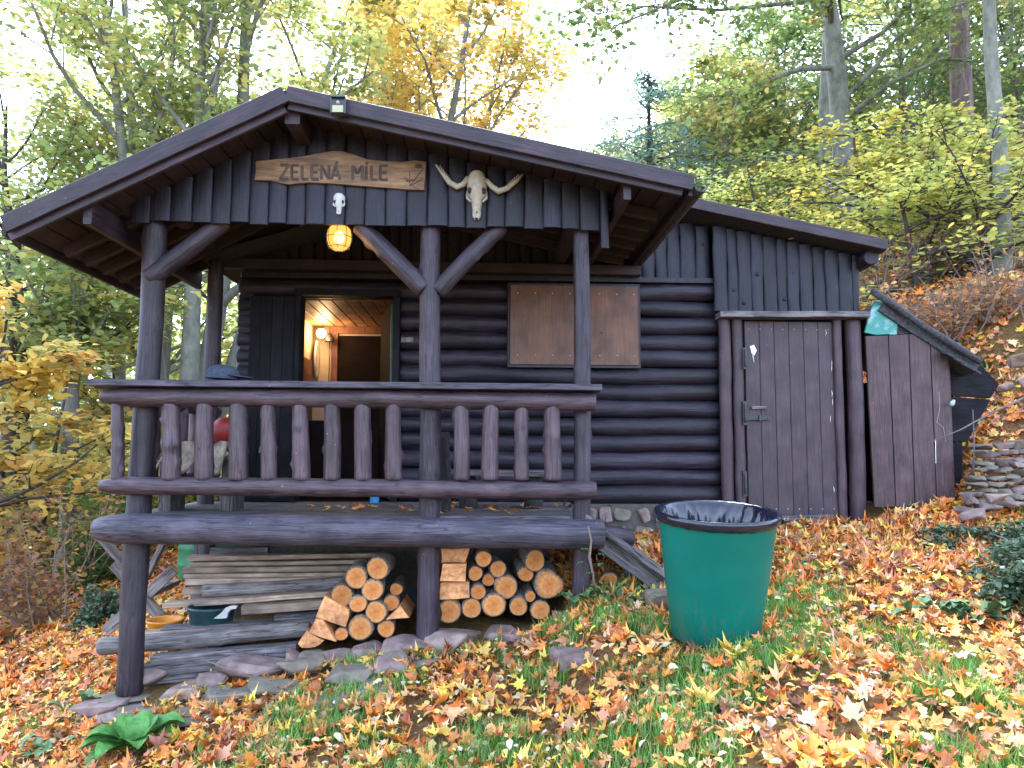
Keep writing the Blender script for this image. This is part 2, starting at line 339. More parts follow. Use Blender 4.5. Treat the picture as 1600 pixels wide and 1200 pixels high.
plain('nail_metal', (.45, .43, .42), .4, metal=.8)
plain('hinge_metal', (.025, .024, .026), .5)
plain('roof_felt', (.028, .028, .03), .85, .3, 60, .4, bump=.6)
plain('tar_felt', (.022, .023, .026), .8, .3, 40, c2=(.075, .075, .08), bump=1.0)
plain('tarp', (0.014, 0.204, 0.163), .4, .5, 9, c2=(0.238, 0.374, 0.374), lo=.5, hi=.62, bump=.8)
plain('concrete', (0.3270, 0.2758, 0.2392), .9, .2, 25, c2=(0.4695, 0.4088, 0.3536), bump=.6)
plain('stone_a', (0.1448, 0.1020, 0.0913), .9, .25, 9, c2=(0.2747, 0.2041, 0.1827), bump=.8)
plain('stone_b', (0.1077, 0.0942, 0.0716), .9, .25, 7, c2=(0.2226, 0.1884, 0.1431), bump=.8)
plain('stone_c', (0.1810, 0.1273, 0.1065), .9, .25, 9, c2=(0.3183, 0.2358, 0.2006), bump=.8)
plain('mortar', (.10, .09, .08), .95, .2, 20, bump=.8)
def binmat():
    mt, n, b = newmat('bin_green'); L = n.links.new; tc = N(n, 'ShaderNodeTexCoord')
    n1 = N(n, 'ShaderNodeTexNoise'); n1.inputs['Scale'].default_value = 2.4; n1.inputs['Detail'].default_value = 6; L(tc.outputs['Object'], n1.inputs['Vector'])
    r1 = ramp(n, [(.35, (.0002, .108, .078)), (.68, (.0006, .138, .102))]); L(n1.outputs[0], r1.inputs[0])
    mp = N(n, 'ShaderNodeMapping'); mp.inputs['Scale'].default_value = (9, 9, 2.2); L(tc.outputs['Object'], mp.inputs[0]); n2 = N(n, 'ShaderNodeTexNoise'); n2.inputs['Scale'].default_value = 3; n2.inputs['Detail'].default_value = 9; n2.inputs['Roughness'].default_value = .75; L(mp.outputs[0], n2.inputs['Vector'])
    sp = N(n, 'ShaderNodeSeparateXYZ'); L(tc.outputs['Object'], sp.inputs[0]); mr = N(n, 'ShaderNodeMapRange'); mr.inputs[1].default_value = .0; mr.inputs[2].default_value = .30; mr.inputs[3].default_value = .20; mr.inputs[4].default_value = 0; L(sp.outputs[2], mr.inputs[0])
    ad = N(n, 'ShaderNodeMath', operation='ADD'); L(n2.outputs[0], ad.inputs[0]); L(mr.outputs[0], ad.inputs[1]); r2 = ramp(n, [(.60, (0, 0, 0)), (.80, (.75,)*3)]); L(ad.outputs[0], r2.inputs[0])
    mx = N(n, 'ShaderNodeMix', data_type='RGBA'); L(r2.outputs[0], mx.inputs[0]); L(r1.outputs[0], mx.inputs[6]); mx.inputs[7].default_value = (.075, .095, .07, 1); L(mx.outputs[2], b.inputs['Base Color'])
    rr = N(n, 'ShaderNodeMapRange'); rr.inputs[3].default_value = .30; rr.inputs[4].default_value = .58; L(n2.outputs[0], rr.inputs[0]); L(rr.outputs[0], b.inputs['Roughness']); b.inputs['Specular IOR Level'].default_value = .22
    bp = N(n, 'ShaderNodeBump'); bp.inputs['Strength'].default_value = .12; bp.inputs['Distance'].default_value = .02; L(n1.outputs[0], bp.inputs['Height']); L(bp.outputs[0], b.inputs['Normal'])
binmat()
plain('liner', (.007, .009, .019), .16, .6, 14, .3, bump=.25)
plain('solar_glass', (.05, .12, .16), .15, .8)
plain('led_plate', (0.374, 0.360, 0.204), .4)
plain('cap_cloth', (.035, .045, .065), .8, .2, 60, .3, bump=.3)
plain('red_ball', (0.258, 0.020, 0.019), .45)
plain('hide', (0.231, 0.184, 0.136), .95, .1, 14, c2=(0.476, 0.422, 0.340), bump=1.0)
plain('blue_paint', (.02, .22, .48), .4)
plain('tub_green', (.012, .045, .05), .45, .5)
plain('handle_white', (0.408, 0.408, 0.388), .5)
plain('tub_orange', (0.558, 0.204, 0.014), .45)
plain('barrel_green', (0.034, 0.177, 0.075), .5)
plain('cream_wall', (0.422, 0.354, 0.258), .8, .2, 5, .08)
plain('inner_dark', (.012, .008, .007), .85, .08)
plain('mirror', (.5, .45, .4), .12, .8)
plain('green_paint', (.03, .11, .07), .5)
def globe_mat():
    mt, n, b = newmat('bulb'); L = n.links.new; n.nodes.remove(b); out = [x for x in n.nodes if x.type == 'OUTPUT_MATERIAL'][0]
    e = N(n, 'ShaderNodeEmission'); e.inputs[0].default_value = (1, .46, .10, 1); e.inputs[1].default_value = .30; t = N(n, 'ShaderNodeBsdfTransparent'); t.inputs[0].default_value = (1, .75, .4, 1)
    a = N(n, 'ShaderNodeMixShader'); a.inputs[0].default_value = .5; L(e.outputs[0], a.inputs[1]); L(t.outputs[0], a.inputs[2]); L(a.outputs[0], out.inputs['Surface'])
globe_mat(); plain('filament', (1, .8, .5), .3, emis=((1, .62, .22), 2.2))
plain('bulb_small', (1, .8, .5), .3, emis=((1, .62, .28), 2.2))
plain('white_mark', (.7, .68, .64), .8)
plain('dark_foil', (.02, .02, .024), .6)

def foliage_mat(name, trans=.45, gloss=.0):
    mt, n, b = newmat(name); L = n.links.new; n.nodes.remove(b); out = [x for x in n.nodes if x.type == 'OUTPUT_MATERIAL'][0]
    at_ = N(n, 'ShaderNodeAttribute', attribute_name='Col'); d = N(n, 'ShaderNodeBsdfDiffuse'); t = N(n, 'ShaderNodeBsdfTranslucent'); mx = N(n, 'ShaderNodeMixShader'); mx.inputs[0].default_value = trans
    L(at_.outputs['Color'], d.inputs[0]); L(at_.outputs['Color'], t.inputs[0]); L(d.outputs[0], mx.inputs[1]); L(t.outputs[0], mx.inputs[2])
    sh = mx.outputs[0]
    if gloss:
        g = N(n, 'ShaderNodeBsdfGlossy'); g.inputs['Roughness'].default_value = .45; g.inputs['Color'].default_value = (.9, .95, 1, 1); m2 = N(n, 'ShaderNodeMixShader'); m2.inputs[0].default_value = gloss
        L(sh, m2.inputs[1]); L(g.outputs[0], m2.inputs[2]); sh = m2.outputs[0]
    L(sh, out.inputs['Surface'])
foliage_mat('leaves', .58, 0); foliage_mat('litter', .15, .04); foliage_mat('grass', .35, .04); foliage_mat('plant_leaf', .25, .05)
def barkmat(name, a, bb, sc=8, st=(1, 1, .2), bump=.8):
    mt, n, b = newmat(name); L = n.links.new
    tc = N(n, 'ShaderNodeTexCoord'); mp = N(n, 'ShaderNodeMapping'); mp.inputs['Scale'].default_value = st; L(tc.outputs['Object'], mp.inputs[0])
    nz = N(n, 'ShaderNodeTexNoise'); nz.inputs['Scale'].default_value = sc; nz.inputs['Detail'].default_value = 9; nz.inputs['Roughness'].default_value = .7; L(mp.outputs[0], nz.inputs['Vector'])
    r = ramp(n, [(.32, a), (.68, bb)]); L(nz.outputs[0], r.inputs[0]); L(r.outputs[0], b.inputs['Base Color']); b.inputs['Roughness'].default_value = .9; b.inputs['Specular IOR Level'].default_value = .2
    bp = N(n, 'ShaderNodeBump'); bp.inputs['Strength'].default_value = bump; bp.inputs['Distance'].default_value = .03; L(nz.outputs[0], bp.inputs['Height']); L(bp.outputs[0], b.inputs['Normal'])
barkmat('bark_grey', (.10, .10, .085), (.26, .26, .22)); barkmat('bark_beech', (.085, .09, .07), (.235, .235, .185), 7, (1, 1, .5), .4)
barkmat('bark_pine', (.06, .045, .04), (.20, .15, .135), 16); barkmat('bark_dark', (.035, .03, .025), (.10, .085, .07)); barkmat('twig', (.16, .11, .085), (.34, .26, .21))
def groundmat():
    mt, n, b = newmat('soil'); L = n.links.new
    tc = N(n, 'ShaderNodeTexCoord'); n1 = N(n, 'ShaderNodeTexNoise'); n1.inputs['Scale'].default_value = .9; n1.inputs['Detail'].default_value = 8
    n2 = N(n, 'ShaderNodeTexNoise'); n2.inputs['Scale'].default_value = 38; n2.inputs['Detail'].default_value = 9; n2.inputs['Roughness'].default_value = .75
    L(tc.outputs['Object'], n1.inputs['Vector']); L(tc.outputs['Object'], n2.inputs['Vector'])
    r1 = ramp(n, [(.40, (.075, .045, .025)), (.50, (.05, .085, .02))]); L(n1.outputs[0], r1.inputs[0])
    r2 = ramp(n, [(.3, (.05, .03, .018)), (.47, (.17, .085, .038)), (.58, (.34, .16, .06)), (.7, (.5, .28, .11))]); L(n2.outputs[0], r2.inputs[0])
    mx = N(n, 'ShaderNodeMix', data_type='RGBA'); mx.inputs[0].default_value = .68; L(r1.outputs[0], mx.inputs[6]); L(r2.outputs[0], mx.inputs[7])
    L(mx.outputs[2], b.inputs['Base Color']); b.inputs['Roughness'].default_value = .95; b.inputs['Specular IOR Level'].default_value = .15
    bp = N(n, 'ShaderNodeBump'); bp.inputs['Strength'].default_value = .8; bp.inputs['Distance'].default_value = .04; L(n2.outputs[0], bp.inputs['Height']); L(bp.outputs[0], b.inputs['Normal'])
groundmat()

# ------------------------------------------------------------------ ground
def H(X, Y):
    X = np.asarray(X, float); Y = np.asarray(Y, float)
    z = np.interp(X, [-60, -12, -6, -2.45, -1, .3, .78, 2.5, 3.4, 4.2, 60], [-3.2, -3.0, -2.05, -1.29, -.97, -.84, -.56, -.40, -.33, -.22, .5])
    z = z+np.interp(Y, [-60, -5.5, -1.5, 4, 10, 60], [-.9, -.42, -.195, .52, 1.0, 5.0])
    d = .85*(X-4.15)+.53*(Y-1.9)
    z = z+np.interp(d, [0, .25, 2.2, 7, 40], [0, .28, 2.15, 3.5, 9.0])*sstep(-1.2, 1.4, Y)
    und = sstep(-.12, .05, Y)*sstep(1.75, 1.6, Y)*sstep(.62, .5, X)
    flat = np.where(X < -.42, np.minimum(z, -.97), np.minimum(z, -.815))
    z = z*(1-und)+flat*und
    z = z+.025*np.sin(X*2.3+1)*np.cos(Y*1.9)+.015*np.sin(X*5.1+Y*4.3)
    return z
def Hs(x, y): return float(H(x, y))
def make_ground():
    def axis(lo, hi, c0, c1, st, far):
        a = list(np.arange(c0, c1+1e-6, st)); s = st; x = c0
        while x > lo: s *= 1.16; x -= s; a.insert(0, x)
        s = st; x = c1
        while x < hi: s *= 1.16; x += s; a.append(x)
        return np.array(a)
    xs = axis(-300, 300, -5, 6, .09, 0); ys = axis(-60, 400, -3.2, 5, .09, 0)
    X, Y = np.meshgrid(xs, ys); Z = H(X, Y); nx, ny = len(xs), len(ys)
    rg = np.random.default_rng(3); near = (np.abs(X) < 8) & (np.abs(Y) < 8); Z = Z+np.where(near, rg.normal(0, .006, Z.shape), 0)
    me = bpy.data.meshes.new('ground'); v = np.stack([X, Y, Z], -1).reshape(-1, 3)
    i = np.arange(nx*ny).reshape(ny, nx); f = np.stack([i[:-1, :-1], i[:-1, 1:], i[1:, 1:], i[1:, :-1]], -1).reshape(-1, 4)
    me.from_pydata(v.tolist(), [], f.tolist()); me.polygons.foreach_set('use_smooth', [True]*len(f)); me.materials.append(MAT['soil'])
    o = bpy.data.objects.new('ground', me); link(o); tag(o, 'leaf strewn grassy slope falling to the left of the cabin', 'ground', kind='structure')
make_ground()

# ------------------------------------------------------------------ the cabin
cab = thing('log_cabin', (0, 2.5, -.2), 'dark brown stained log cabin with railed porch, gabled porch roof and plank storage door', 'cabin')
YW = 1.55                                # face of the log wall
def X_(px, py, Y): return at(px, py, Y).x
def Z_(px, py, Y): return at(px, py, Y).z
XL, XR = X_(372, 600, YW), X_(1345, 600, 1.5)
# main body: floor slab, hidden walls, room
XD0, XD1 = X_(470, 560, YW), X_(613, 560, YW); ZDT = Z_(540, 464, YW)
z0w, ztw = Z_(1020, 787, YW), Z_(1020, 443, YW); XLOGR = X_(1127, 600, YW)
core = MB()
def wallbox(x0, x1, y0, y1, z0, z1): box(core, ((x0+x1)/2, (y0+y1)/2, (z0+z1)/2), (x1-x0, y1-y0, z1-z0))
wallbox(XL+.05, XD0-.02, YW+.10, YW+.18, -.1, 2.35); wallbox(XD1+.02, XR-.03, YW+.10, YW+.18, -.1, 2.3); wallbox(XD0-.02, XD1+.02, YW+.10, YW+.18, ZDT+.02, 2.35)
wallbox(XL+.05, XL+.13, YW+.181, 4.4, -.1, 2.3); wallbox(XR-.11, XR-.03, YW+.181, 4.4, -.1, 2.2); wallbox(XL+.131, XR-.111, 4.3, 4.4, -.1, 2.3)
wcore = core.build('wall_core', 'inner_dark', cab)
NR = 13; pitch = (ztw-z0w)/NR
for i in range(NR):
    zc = z0w+pitch*(i+.5); segs = [(XL-.03, XD0-.05), (XD1+.06, XLOGR)] if zc < ZDT+.02 else [(XL-.03, XLOGR)]
    for (a, b) in segs:
        mb = MB(); fl = i % 2
        log(mb, (a, YW+.075, zc), (b, YW+.075, zc), pitch*.53*(1.06 if fl else .95), pitch*.53*(.95 if fl else 1.06), seg=16, seed=100+i, wob=.085, knots=int((b-a)*3), bend=.0028, ksz=.6, n=26)
        mb.build('wall_log', 'stain_log', wcore)
# side wall logs at left corner (log ends poking out towards the porch edge)
for i in range(NR):
    mb = MB(); zc = z0w+pitch*(i+1.0)-.01
    if i < NR-1: log(mb, (XL+.05, YW+.02, zc), (XL+.05, 4.4, zc), pitch*.5, seg=10, seed=200+i, wob=.03, n=6).build('wall_log', 'stain_log', wcore)
# main roof lines
YRF = 1.2
def main_top(x):  # roof underside height at x
    a, b = at(1085, 326, YRF), at(1385, 390, YRF); sl = (b.z-a.z)/(b.x-a.x); r = .35
    return a.z+sl*(x-a.x) if x > r else a.z+sl*(r-a.x)-.30*(r-x)
def front_top(x, Y=-.5):   # underside of porch roof at x
    r, l, e = at(447, 160, -.55), at(12, 352, -.55), at(1075, 298, -.55)
    return lerp(r.z, l.z, (x-r.x)/(l.x-r.x)) if x < r.x else lerp(r.z, e.z, (x-r.x)/(e.x-r.x))
# vertical siding above the logs
x = XL; k = 0; rg = random.Random(5); zled = Z_(1040, 441, YW); zlow = Z_(1230, 487, 1.45)
frieze = MB(); box(frieze, ((XL+XLOGR)/2, YW+.03, zled+.012), (XLOGR-XL, .14, .045)); fz = frieze.build('wall_plate', 'stain_log', cab)
while x < XR-.02:
    w = rg.uniform(.095, .15); w = min(w, XR-x); xc = x+w/2; low = xc > XLOGR-.02
    zb = (zlow if low else zled+.04)+rg.uniform(-.012, .006); yy = 1.47 if low else YW+.03
    mb = MB(); zt = main_top(xc)-.02
    if xc < 1.3: zt = max(zt, front_top(xc)+.03)
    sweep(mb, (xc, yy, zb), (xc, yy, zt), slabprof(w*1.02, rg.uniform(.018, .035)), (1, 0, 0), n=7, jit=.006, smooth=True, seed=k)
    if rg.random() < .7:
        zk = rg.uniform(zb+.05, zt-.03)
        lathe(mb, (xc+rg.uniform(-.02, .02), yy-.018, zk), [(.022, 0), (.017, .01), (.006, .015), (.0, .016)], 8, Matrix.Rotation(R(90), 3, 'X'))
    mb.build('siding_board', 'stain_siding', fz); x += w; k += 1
# main roof slab + fascia
mb = MB()
for (xa, xb) in ((XL-.25, .35), (.35, X_(1388, 385, YRF))):
    pa, pb = Vector((xa, 0, main_top(xa))), Vector((xb, 0, main_top(xb)))
    sweep(mb, pa+Vector((0, YRF+.03, .03)), pb+Vector((0, YRF+.03, .03)), [(0, -.03), (3.6, -.03), (3.6, .03), (0, .03)], (0, 1, 0))
mroof = mb.build('main_roof', 'roof_felt', cab)
mb = MB(); xb = X_(1386, 385, YRF); board(mb, (.352, YRF, main_top(.352)+.045), (xb, YRF, main_top(xb)+.045), .03, .10, (0, 1, 0), n=6, jit=.002).build('fascia_board', 'fascia_paint', mroof)
mb = MB(); log(mb, at(1360, 400, 1.3), at(1360, 400, 1.3)+Vector((0, 2.5, 0)), .075, seg=12).build('eave_beam', 'stain_log', mroof)
mb = MB(); tube(mb, [at(1232, 374, 1.43), at(1252, 366, 1.36), at(1270, 362, 1.38), at(1285, 366, 1.46)], .012, 6).build('hook_stick', 'grey_wood', fz)
# storage door
YS = 1.46
mb = MB(); board(mb, at(1122, 493, 1.40), at(1353, 493, 1.40), .16, .055, (0, 1, 0), n=8, jit=.006).build('door_lintel', 'old_board', cab)
for (pa, wd, nm) in ((1134, .115, 1), (1154, .10, 2), (1311, .085, 3)):
    mb = MB(); sweep(mb, (X_(pa, 650, YS), YS, Z_(pa, 815, YS)-.08), (X_(pa, 650, YS), YS, Z_(pa, 500, YS)), slabprof(wd, .045), (1, 0, 0), n=12, jit=.004, smooth=True, seed=nm).build('door_post', 'door_paint', cab)
mb = MB(); log(mb, (X_(1336, 650, YS), YS+.0, Z_(1330, 820, YS)-.1), (X_(1336, 650, YS), YS+.0, Z_(1330, 500, YS)), .072, seg=14, knots=9, wob=.08, seed=31, ksz=1.4).build('corner_post', 'door_paint', cab)
x0, x1 = X_(1166, 650, YS), X_(1305, 650, YS); zb, zt = Z_(1235, 806, YS), Z_(1235, 503, YS)
mb = MB(); box(mb, ((x0+x1)/2, YS+.045, (zb+zt)/2), (x1-x0, .03, zt-zb)); door = mb.build('storage_door', 'door_paint', cab)
npl = 6
for i in range(npl):
    mb = MB(); w = (x1-x0)/npl; xc = x0+w*(i+.5)
    board(mb, (xc, YS+.012, zb), (xc, YS+.012, zt), w-.0008, .03, (1, 0, 0)).build('door_plank', 'door_paint', door)
for row in (zt-.07, zb+.06):
    mb = MB()
    for i in range(8): lathe(mb, (x0+.04+(x1-x0-.08)*i/7, YS-.003, row), [(.007, 0), (.005, .004), (0, .005)], 6, Matrix.Rotation(R(90), 3, 'X'))
    mb.build('nail_row', 'nail_metal', door)
for (ya, yb) in ((543, 577), (627, 664), (736, 775)):
    mb = MB(); p = at(1164, (ya+yb)/2, YS-.055); h = (yb-ya)*.0058
    box(mb, p+Vector((0, .0, 0)), (.04, .014, h)); log(mb, p+Vector((.0, -.012, -h*.4)), p+Vector((0, -.012, h*.4)), .011, seg=8, wob=0, n=3)
    mb.build('hinge', 'hinge_metal', door)
mb = MB(); p = at(1184, 653, YS-.03); box(mb, p, (.24, .012, .035)); box(mb, p+Vector((.02, -.012, 0)), (.03, .016, .05)); lathe(mb, p+Vector((.09, -.006, 0)), [(.009, 0), (0, .007)], 6, Matrix.Rotation(R(90), 3, 'X')); mb.build('latch_bar', 'hinge_metal', door)
mb = MB(); board(mb, at(1174, 637, YS-.02), at(1198, 637, YS-.02), .025, .025, (0, 1, 0)).build('door_handle', 'grey_wood', door)
mb = MB(); prism(mb, [(q.x, q.z) for q in (at(1171, 541, YS), at(1178, 539, YS), at(1182, 548, YS), at(1178, 556, YS), at(1174, 552, YS))], YS-.008, YS-.003, bevel=.001); tube(mb, [at(1176, 555, YS-.006), at(1178, 566, YS-.006)], .004, 5); mb.build('paper_scrap', 'white_mark', door)
rg = random.Random(4); mb = MB()
for (qx, qy) in ((1300, 568), (1300, 575), (1299, 615), (1301, 628), (1298, 655), (1302, 765), (1290, 520)):
    p = at(qx, qy, YS-.006); tube(mb, [p+Vector((0, 0, .03)), p+Vector((rg.uniform(-.008, .008), -.004, 0)), p+Vector((rg.uniform(-.006, .006), 0, -.035))], [.001, rg.uniform(.002, .005), .001], 5)
mb.build('peeled_fibres', 'white_mark', door)
mb = MB(); board(mb, at(1213, 811, 1.36), at(1300, 809, 1.36), .1, .055, (0, 1, 0), n=4, jit=.004).build('threshold_board', 'old_board', cab)
mb = MB(); board(mb, at(1208, 822, 1.33), at(1312, 819, 1.33), .14, .05, (0, 1, 0), n=4, jit=.006).build('threshold_board', 'old_board', cab)
# stone foundation right of the porch
fb = MB(); za = Z_(1000, 786, YW); box(fb, ((.55+XLOGR)/2, YW+.14, za-.26), (XLOGR-.55+.1, .2, .5)); fnd = fb.build('foundation', 'mortar', cab)
rg = random.Random(9); xx = .6; k = 0
for rowz in (za-.10, za-.27):
    xx = .58+rg.uniform(0, .08)
    while xx < XLOGR:
        w = rg.uniform(.13, .26); mb = MB(); rock(mb, (xx+w/2, YW+.05, rowz+rg.uniform(-.012, .012)), (w*.97, .14, rg.uniform(.14, .175)), 400+k).build('foundation_stone', ('stone_a', 'stone_b', 'stone_c')[k % 3], fnd); xx += w; k += 1
fb = MB(); box(fb, ((XL+.5)/2, YW+.14, -.55), (.5-XL, .2, 1.0)); fb.build('foundation_wall', 'mortar', cab)
# shuttered window
ysh = YW-.055; sx0, sx1 = X_(797, 510, ysh), X_(997, 510, ysh); sz0, sz1 = Z_(900, 570, ysh), Z_(900, 447, ysh)
mb = MB(); box(mb, ((sx0+sx1)/2, ysh+.03, (sz0+sz1)/2), (sx1-sx0+.05, .05, sz1-sz0+.05)); shf = mb.build('shutter_frame', 'stain_log', cab)
for i in range(2):
    xa, xb = (sx0, (sx0+sx1)/2-.002) if i == 0 else ((sx0+sx1)/2+.002, sx1)
    mb = MB(); box(mb, ((xa+xb)/2, ysh-.006, (sz0+sz1)/2), (xb-xa, .018, sz1-sz0), seed=i+3); s_ = mb.build('shutter_panel', 'shutter_ply', shf)
    for zz in (sz0+.085, sz1-.075):
        for j in range(4):
            mb = MB()
            lathe(mb, (xa+.07+(xb-xa-.11)*j/3, ysh-.015, zz), [(.0075, 0), (.005, .004), (0, .005)], 6, Matrix.Rotation(R(90), 3, 'X')); mb.build('nail', 'nail_metal', shf)
mb = MB(); lathe(mb, Vector(at(940, 520, ysh-.016)), [(.011, 0), (.008, .001), (0, .001)], 8, Matrix.Rotation(R(90), 3, 'X')).build('knot', 'bone_hole', shf)
mb = MB(); box(mb, at(636, 531, YW-.01), (.11, .02, .045)).build('name_plate', 'grey_wood', cab)
# ---- doorway and room
mb = MB()
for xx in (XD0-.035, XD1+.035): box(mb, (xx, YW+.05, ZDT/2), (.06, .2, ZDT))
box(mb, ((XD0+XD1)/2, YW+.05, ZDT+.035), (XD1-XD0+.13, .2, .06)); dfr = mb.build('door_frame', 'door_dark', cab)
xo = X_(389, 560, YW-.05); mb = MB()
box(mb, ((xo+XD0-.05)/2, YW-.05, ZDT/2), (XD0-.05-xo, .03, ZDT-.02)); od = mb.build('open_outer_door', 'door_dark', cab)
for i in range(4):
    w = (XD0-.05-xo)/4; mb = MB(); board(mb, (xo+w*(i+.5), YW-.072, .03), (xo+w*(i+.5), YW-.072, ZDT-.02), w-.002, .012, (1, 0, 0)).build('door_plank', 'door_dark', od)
a, b = Vector((XD1-.01, YW+.17, 0)), Vector((XD1-.20, YW+.85, 0)); mb = MB()
board(mb, (a+b)/2+Vector((0, 0, .02)), (a+b)/2+Vector((0, 0, ZDT-.03)), (b-a).length, .04, b-a); idr = mb.build('inner_door', 'inner_dark', cab)
mb = MB(); board(mb, a+Vector((-.012, -.02, .02)), a+Vector((-.012, -.02, ZDT-.03)), .014, .03, b-a).build('door_edge', 'green_paint', idr)
YB = 3.3; xlw = X_(490, 560, YB); zc = Z_(540, 512, YB); xrw = 0.2
mb = MB(); box(mb, ((xlw+xrw)/2, YB+.05, zc/2), (xrw-xlw+.2, .1, zc+.2)); box(mb, (xlw-.05, (YW+.2+YB)/2, zc/2), (.1, YB-YW-.2, zc+.2)); box(mb, (xrw+.05, (YW+.2+YB)/2, zc/2), (.1, YB-YW-.2, zc+.2)); room = mb.build('room_wall', 'cream_wall', cab)
mb = MB(); box(mb, ((xlw+xrw)/2, (YW+.1+YB)/2, -.03), (xrw-xlw, YB-YW, .05)).build('room_floor', 'inner_dark', room)
for i in range(17):
    w = (xrw-xlw)/17; mb = MB(); xc = xlw+w*(i+.5)
    board(mb, (xc, YW+.19, zc+.012), (xc, YB, zc+.012), w-.008, .02, (1, 0, 0)).build('ceiling_board', 'ceiling_plank', room)
mb = MB(); box(mb, ((xlw+xrw)/2, (YW+.19+YB)/2, zc+.04), (xrw-xlw, YB-YW-.19, .02)).build('ceiling_backing', 'inner_dark', room)
mb = MB(); xa, xb = X_(519, 560, YB), X_(600, 560, YB); zt = Z_(550, 517, YB)
box(mb, (xa+.03, YB-.02, zt/2), (.075, .04, zt)); box(mb, ((xa+xb)/2, YB-.02, zt+.005), (xb-xa+.08, .042, .085)); box(mb, (xb+.03, YB-.02, zt/2), (.075, .04, zt)); fr2 = mb.build('inner_door_frame', 'interior_frame', room)
mb = MB(); box(mb, ((xa+xb)/2+.02, YB-.008, zt/2-.03), (xb-xa-.03, .02, zt-.06)).build('inner_door_leaf', 'inner_dark', fr2)
mb = MB(); ya = 2.55; box(mb, (xlw+.02, ya+.32, .72), (.04, .5, 1.45)).build('side_door', 'interior_frame', room)
mb = MB(); lathe(mb, at(494, 562, 3.18)+Vector((.0, 0, 0)), [(.0, .01), (.09, .012), (.105, .02), (.11, .01), (.11, 0)], 20, Matrix.Rotation(R(90), 3, 'Y')@Matrix.Diagonal((2.0, 1, 1)), wob=None)
mirror = mb.build('oval_mirror', 'mirror', None); tag(mirror, 'oval mirror with a dark rim on the lit wall inside the doorway', 'mirror')
wl = thing('wall_lamp', at(502, 522, 3.2), 'small glowing round wall lamp inside the cabin doorway', 'lamp')
mb = MB(); c = at(502, 521, 3.1); lathe(mb, c-Vector((0, 0, .055)), [(.0, 0), (.035, .012), (.052, .04), (.055, .058), (.05, .08), (.03, .102), (0, .11)], 16).build('bulb', 'bulb_small', wl)
mb = MB(); lathe(mb, c+Vector((0, .03, .0)), [(.03, 0), (.03, .14), (0, .14)], 12, Matrix.Rotation(R(-90), 3, 'X')).build('lamp_base', 'inner_dark', wl)
pl = bpy.data.lights.new('wall_lamp_light', 'POINT'); pl.energy = 1.7; pl.color = (1, .62, .3); pl.shadow_soft_size = .06; po = bpy.data.objects.new('wall_lamp_light', pl); link(po, wl, c+Vector((.05, -.12, -.02)))
mb = MB(); c2 = at(515, 527, 3.15); lathe(mb, c2-Vector((0, 0, .05)), [(.055, 0), (.05, .04), (.025, .075), (.012, .1), (0, .1)], 14); tube(mb, [c2+Vector((.0, .02, -.03)), c2+Vector((0, .02, -.5))], .006, 5)
tag(mb.build('dark_lamp', 'black_metal'), 'unlit dark shaded lamp with a hanging cord right of the glowing wall lamp', 'lamp')
mb = MB(); box(mb, (-1.0, 2.7, .385), (1.72, .55, .76)); cb = mb.build('added_dark_box', 'inner_dark', None); tag(cb, 'added dark low cupboard just inside the cabin doorway', 'infill')  # invented dark box, added so the lower doorway reads unlit
# ---- porch deck
mb = MB()
for i in range(5):
    xx = lerp(-2.3, .62, i/4); board(mb, (xx, .12, -.10), (xx, YW, -.10), .1, .12, (1, 0, 0))
deck = mb.build('deck_joists', 'old_board', cab)
ny = 12; w = (YW+.04)/ny
for i in range(ny):
    mb = MB(); yy = .0+w*(i+.5); board(mb, (-2.52, yy, -.018), (.80, yy, -.018), w-.008, .035, (0, 1, 0), n=3, jit=.0015).build('deck_plank', 'old_board', deck)
# posts
px_l, px_c, px_r = X_(224, 700, 0), X_(671, 650, 0), X_(908, 650, 0)
ztop = Z_(560, 345, 0)
def post(x, zb, zt, r, seed, y=0., sq=0, **k):
    mb = MB(); log(mb, (x, y, zb), (x, y, zt), r*1.04, r*.96, seg=18, seed=seed, knots=12, wob=.05, bend=.004, ksz=1.25, sq=sq, **k); return mb.build('porch_post', 'stain_post', cab)
zl = Z_(205, 1083, 0)
post(px_l, zl, ztop, .082, 11); post(px_c, -.9, ztop, .075, 12); post(px_r, -.72, ztop, .060, 13, sq=.5)
post(X_(332, 520, 1.25), -1.0, ztop, .068, 14, y=1.25)
post(-2.3, -1.1, -.16, .07, 15, y=1.2)
# tie beam and plates
mb = MB(); log(mb, (-2.6, .0, ztop+.075), (X_(945, 340, 0), .0, ztop+.075), .075, seg=14, seed=16, n=20).build('tie_beam', 'stain_post', cab)
for xx in (px_l, px_r):
    mb = MB(); log(mb, (xx, -.04, ztop+.14), (xx, YW, ztop+.14), .07, seg=12, seed=17, n=10).build('side_plate', 'stain_post', cab)
mb = MB(); board(mb, (XL-.2, YW-.09, Z_(500, 414, YW-.09)), (X_(1000, 432, YW-.09), YW-.09, Z_(500, 414, YW-.09)-.02), .10, .09, (0, 1, 0), n=6, jit=.003).build('wall_beam', 'soffit_wood', cab)
# braces
for (a, b, r) in (((232, 436), (352, 345), .066), ((664, 452), (560, 352), .066), ((682, 455), (784, 352), .062)):
    mb = MB(); log(mb, at(a[0], a[1], -.02), at(b[0], b[1], -.02), r*1.05, r*.95, seg=16, seed=a[0], knots=5, wob=.05, n=20).build('brace', 'stain_post', cab)
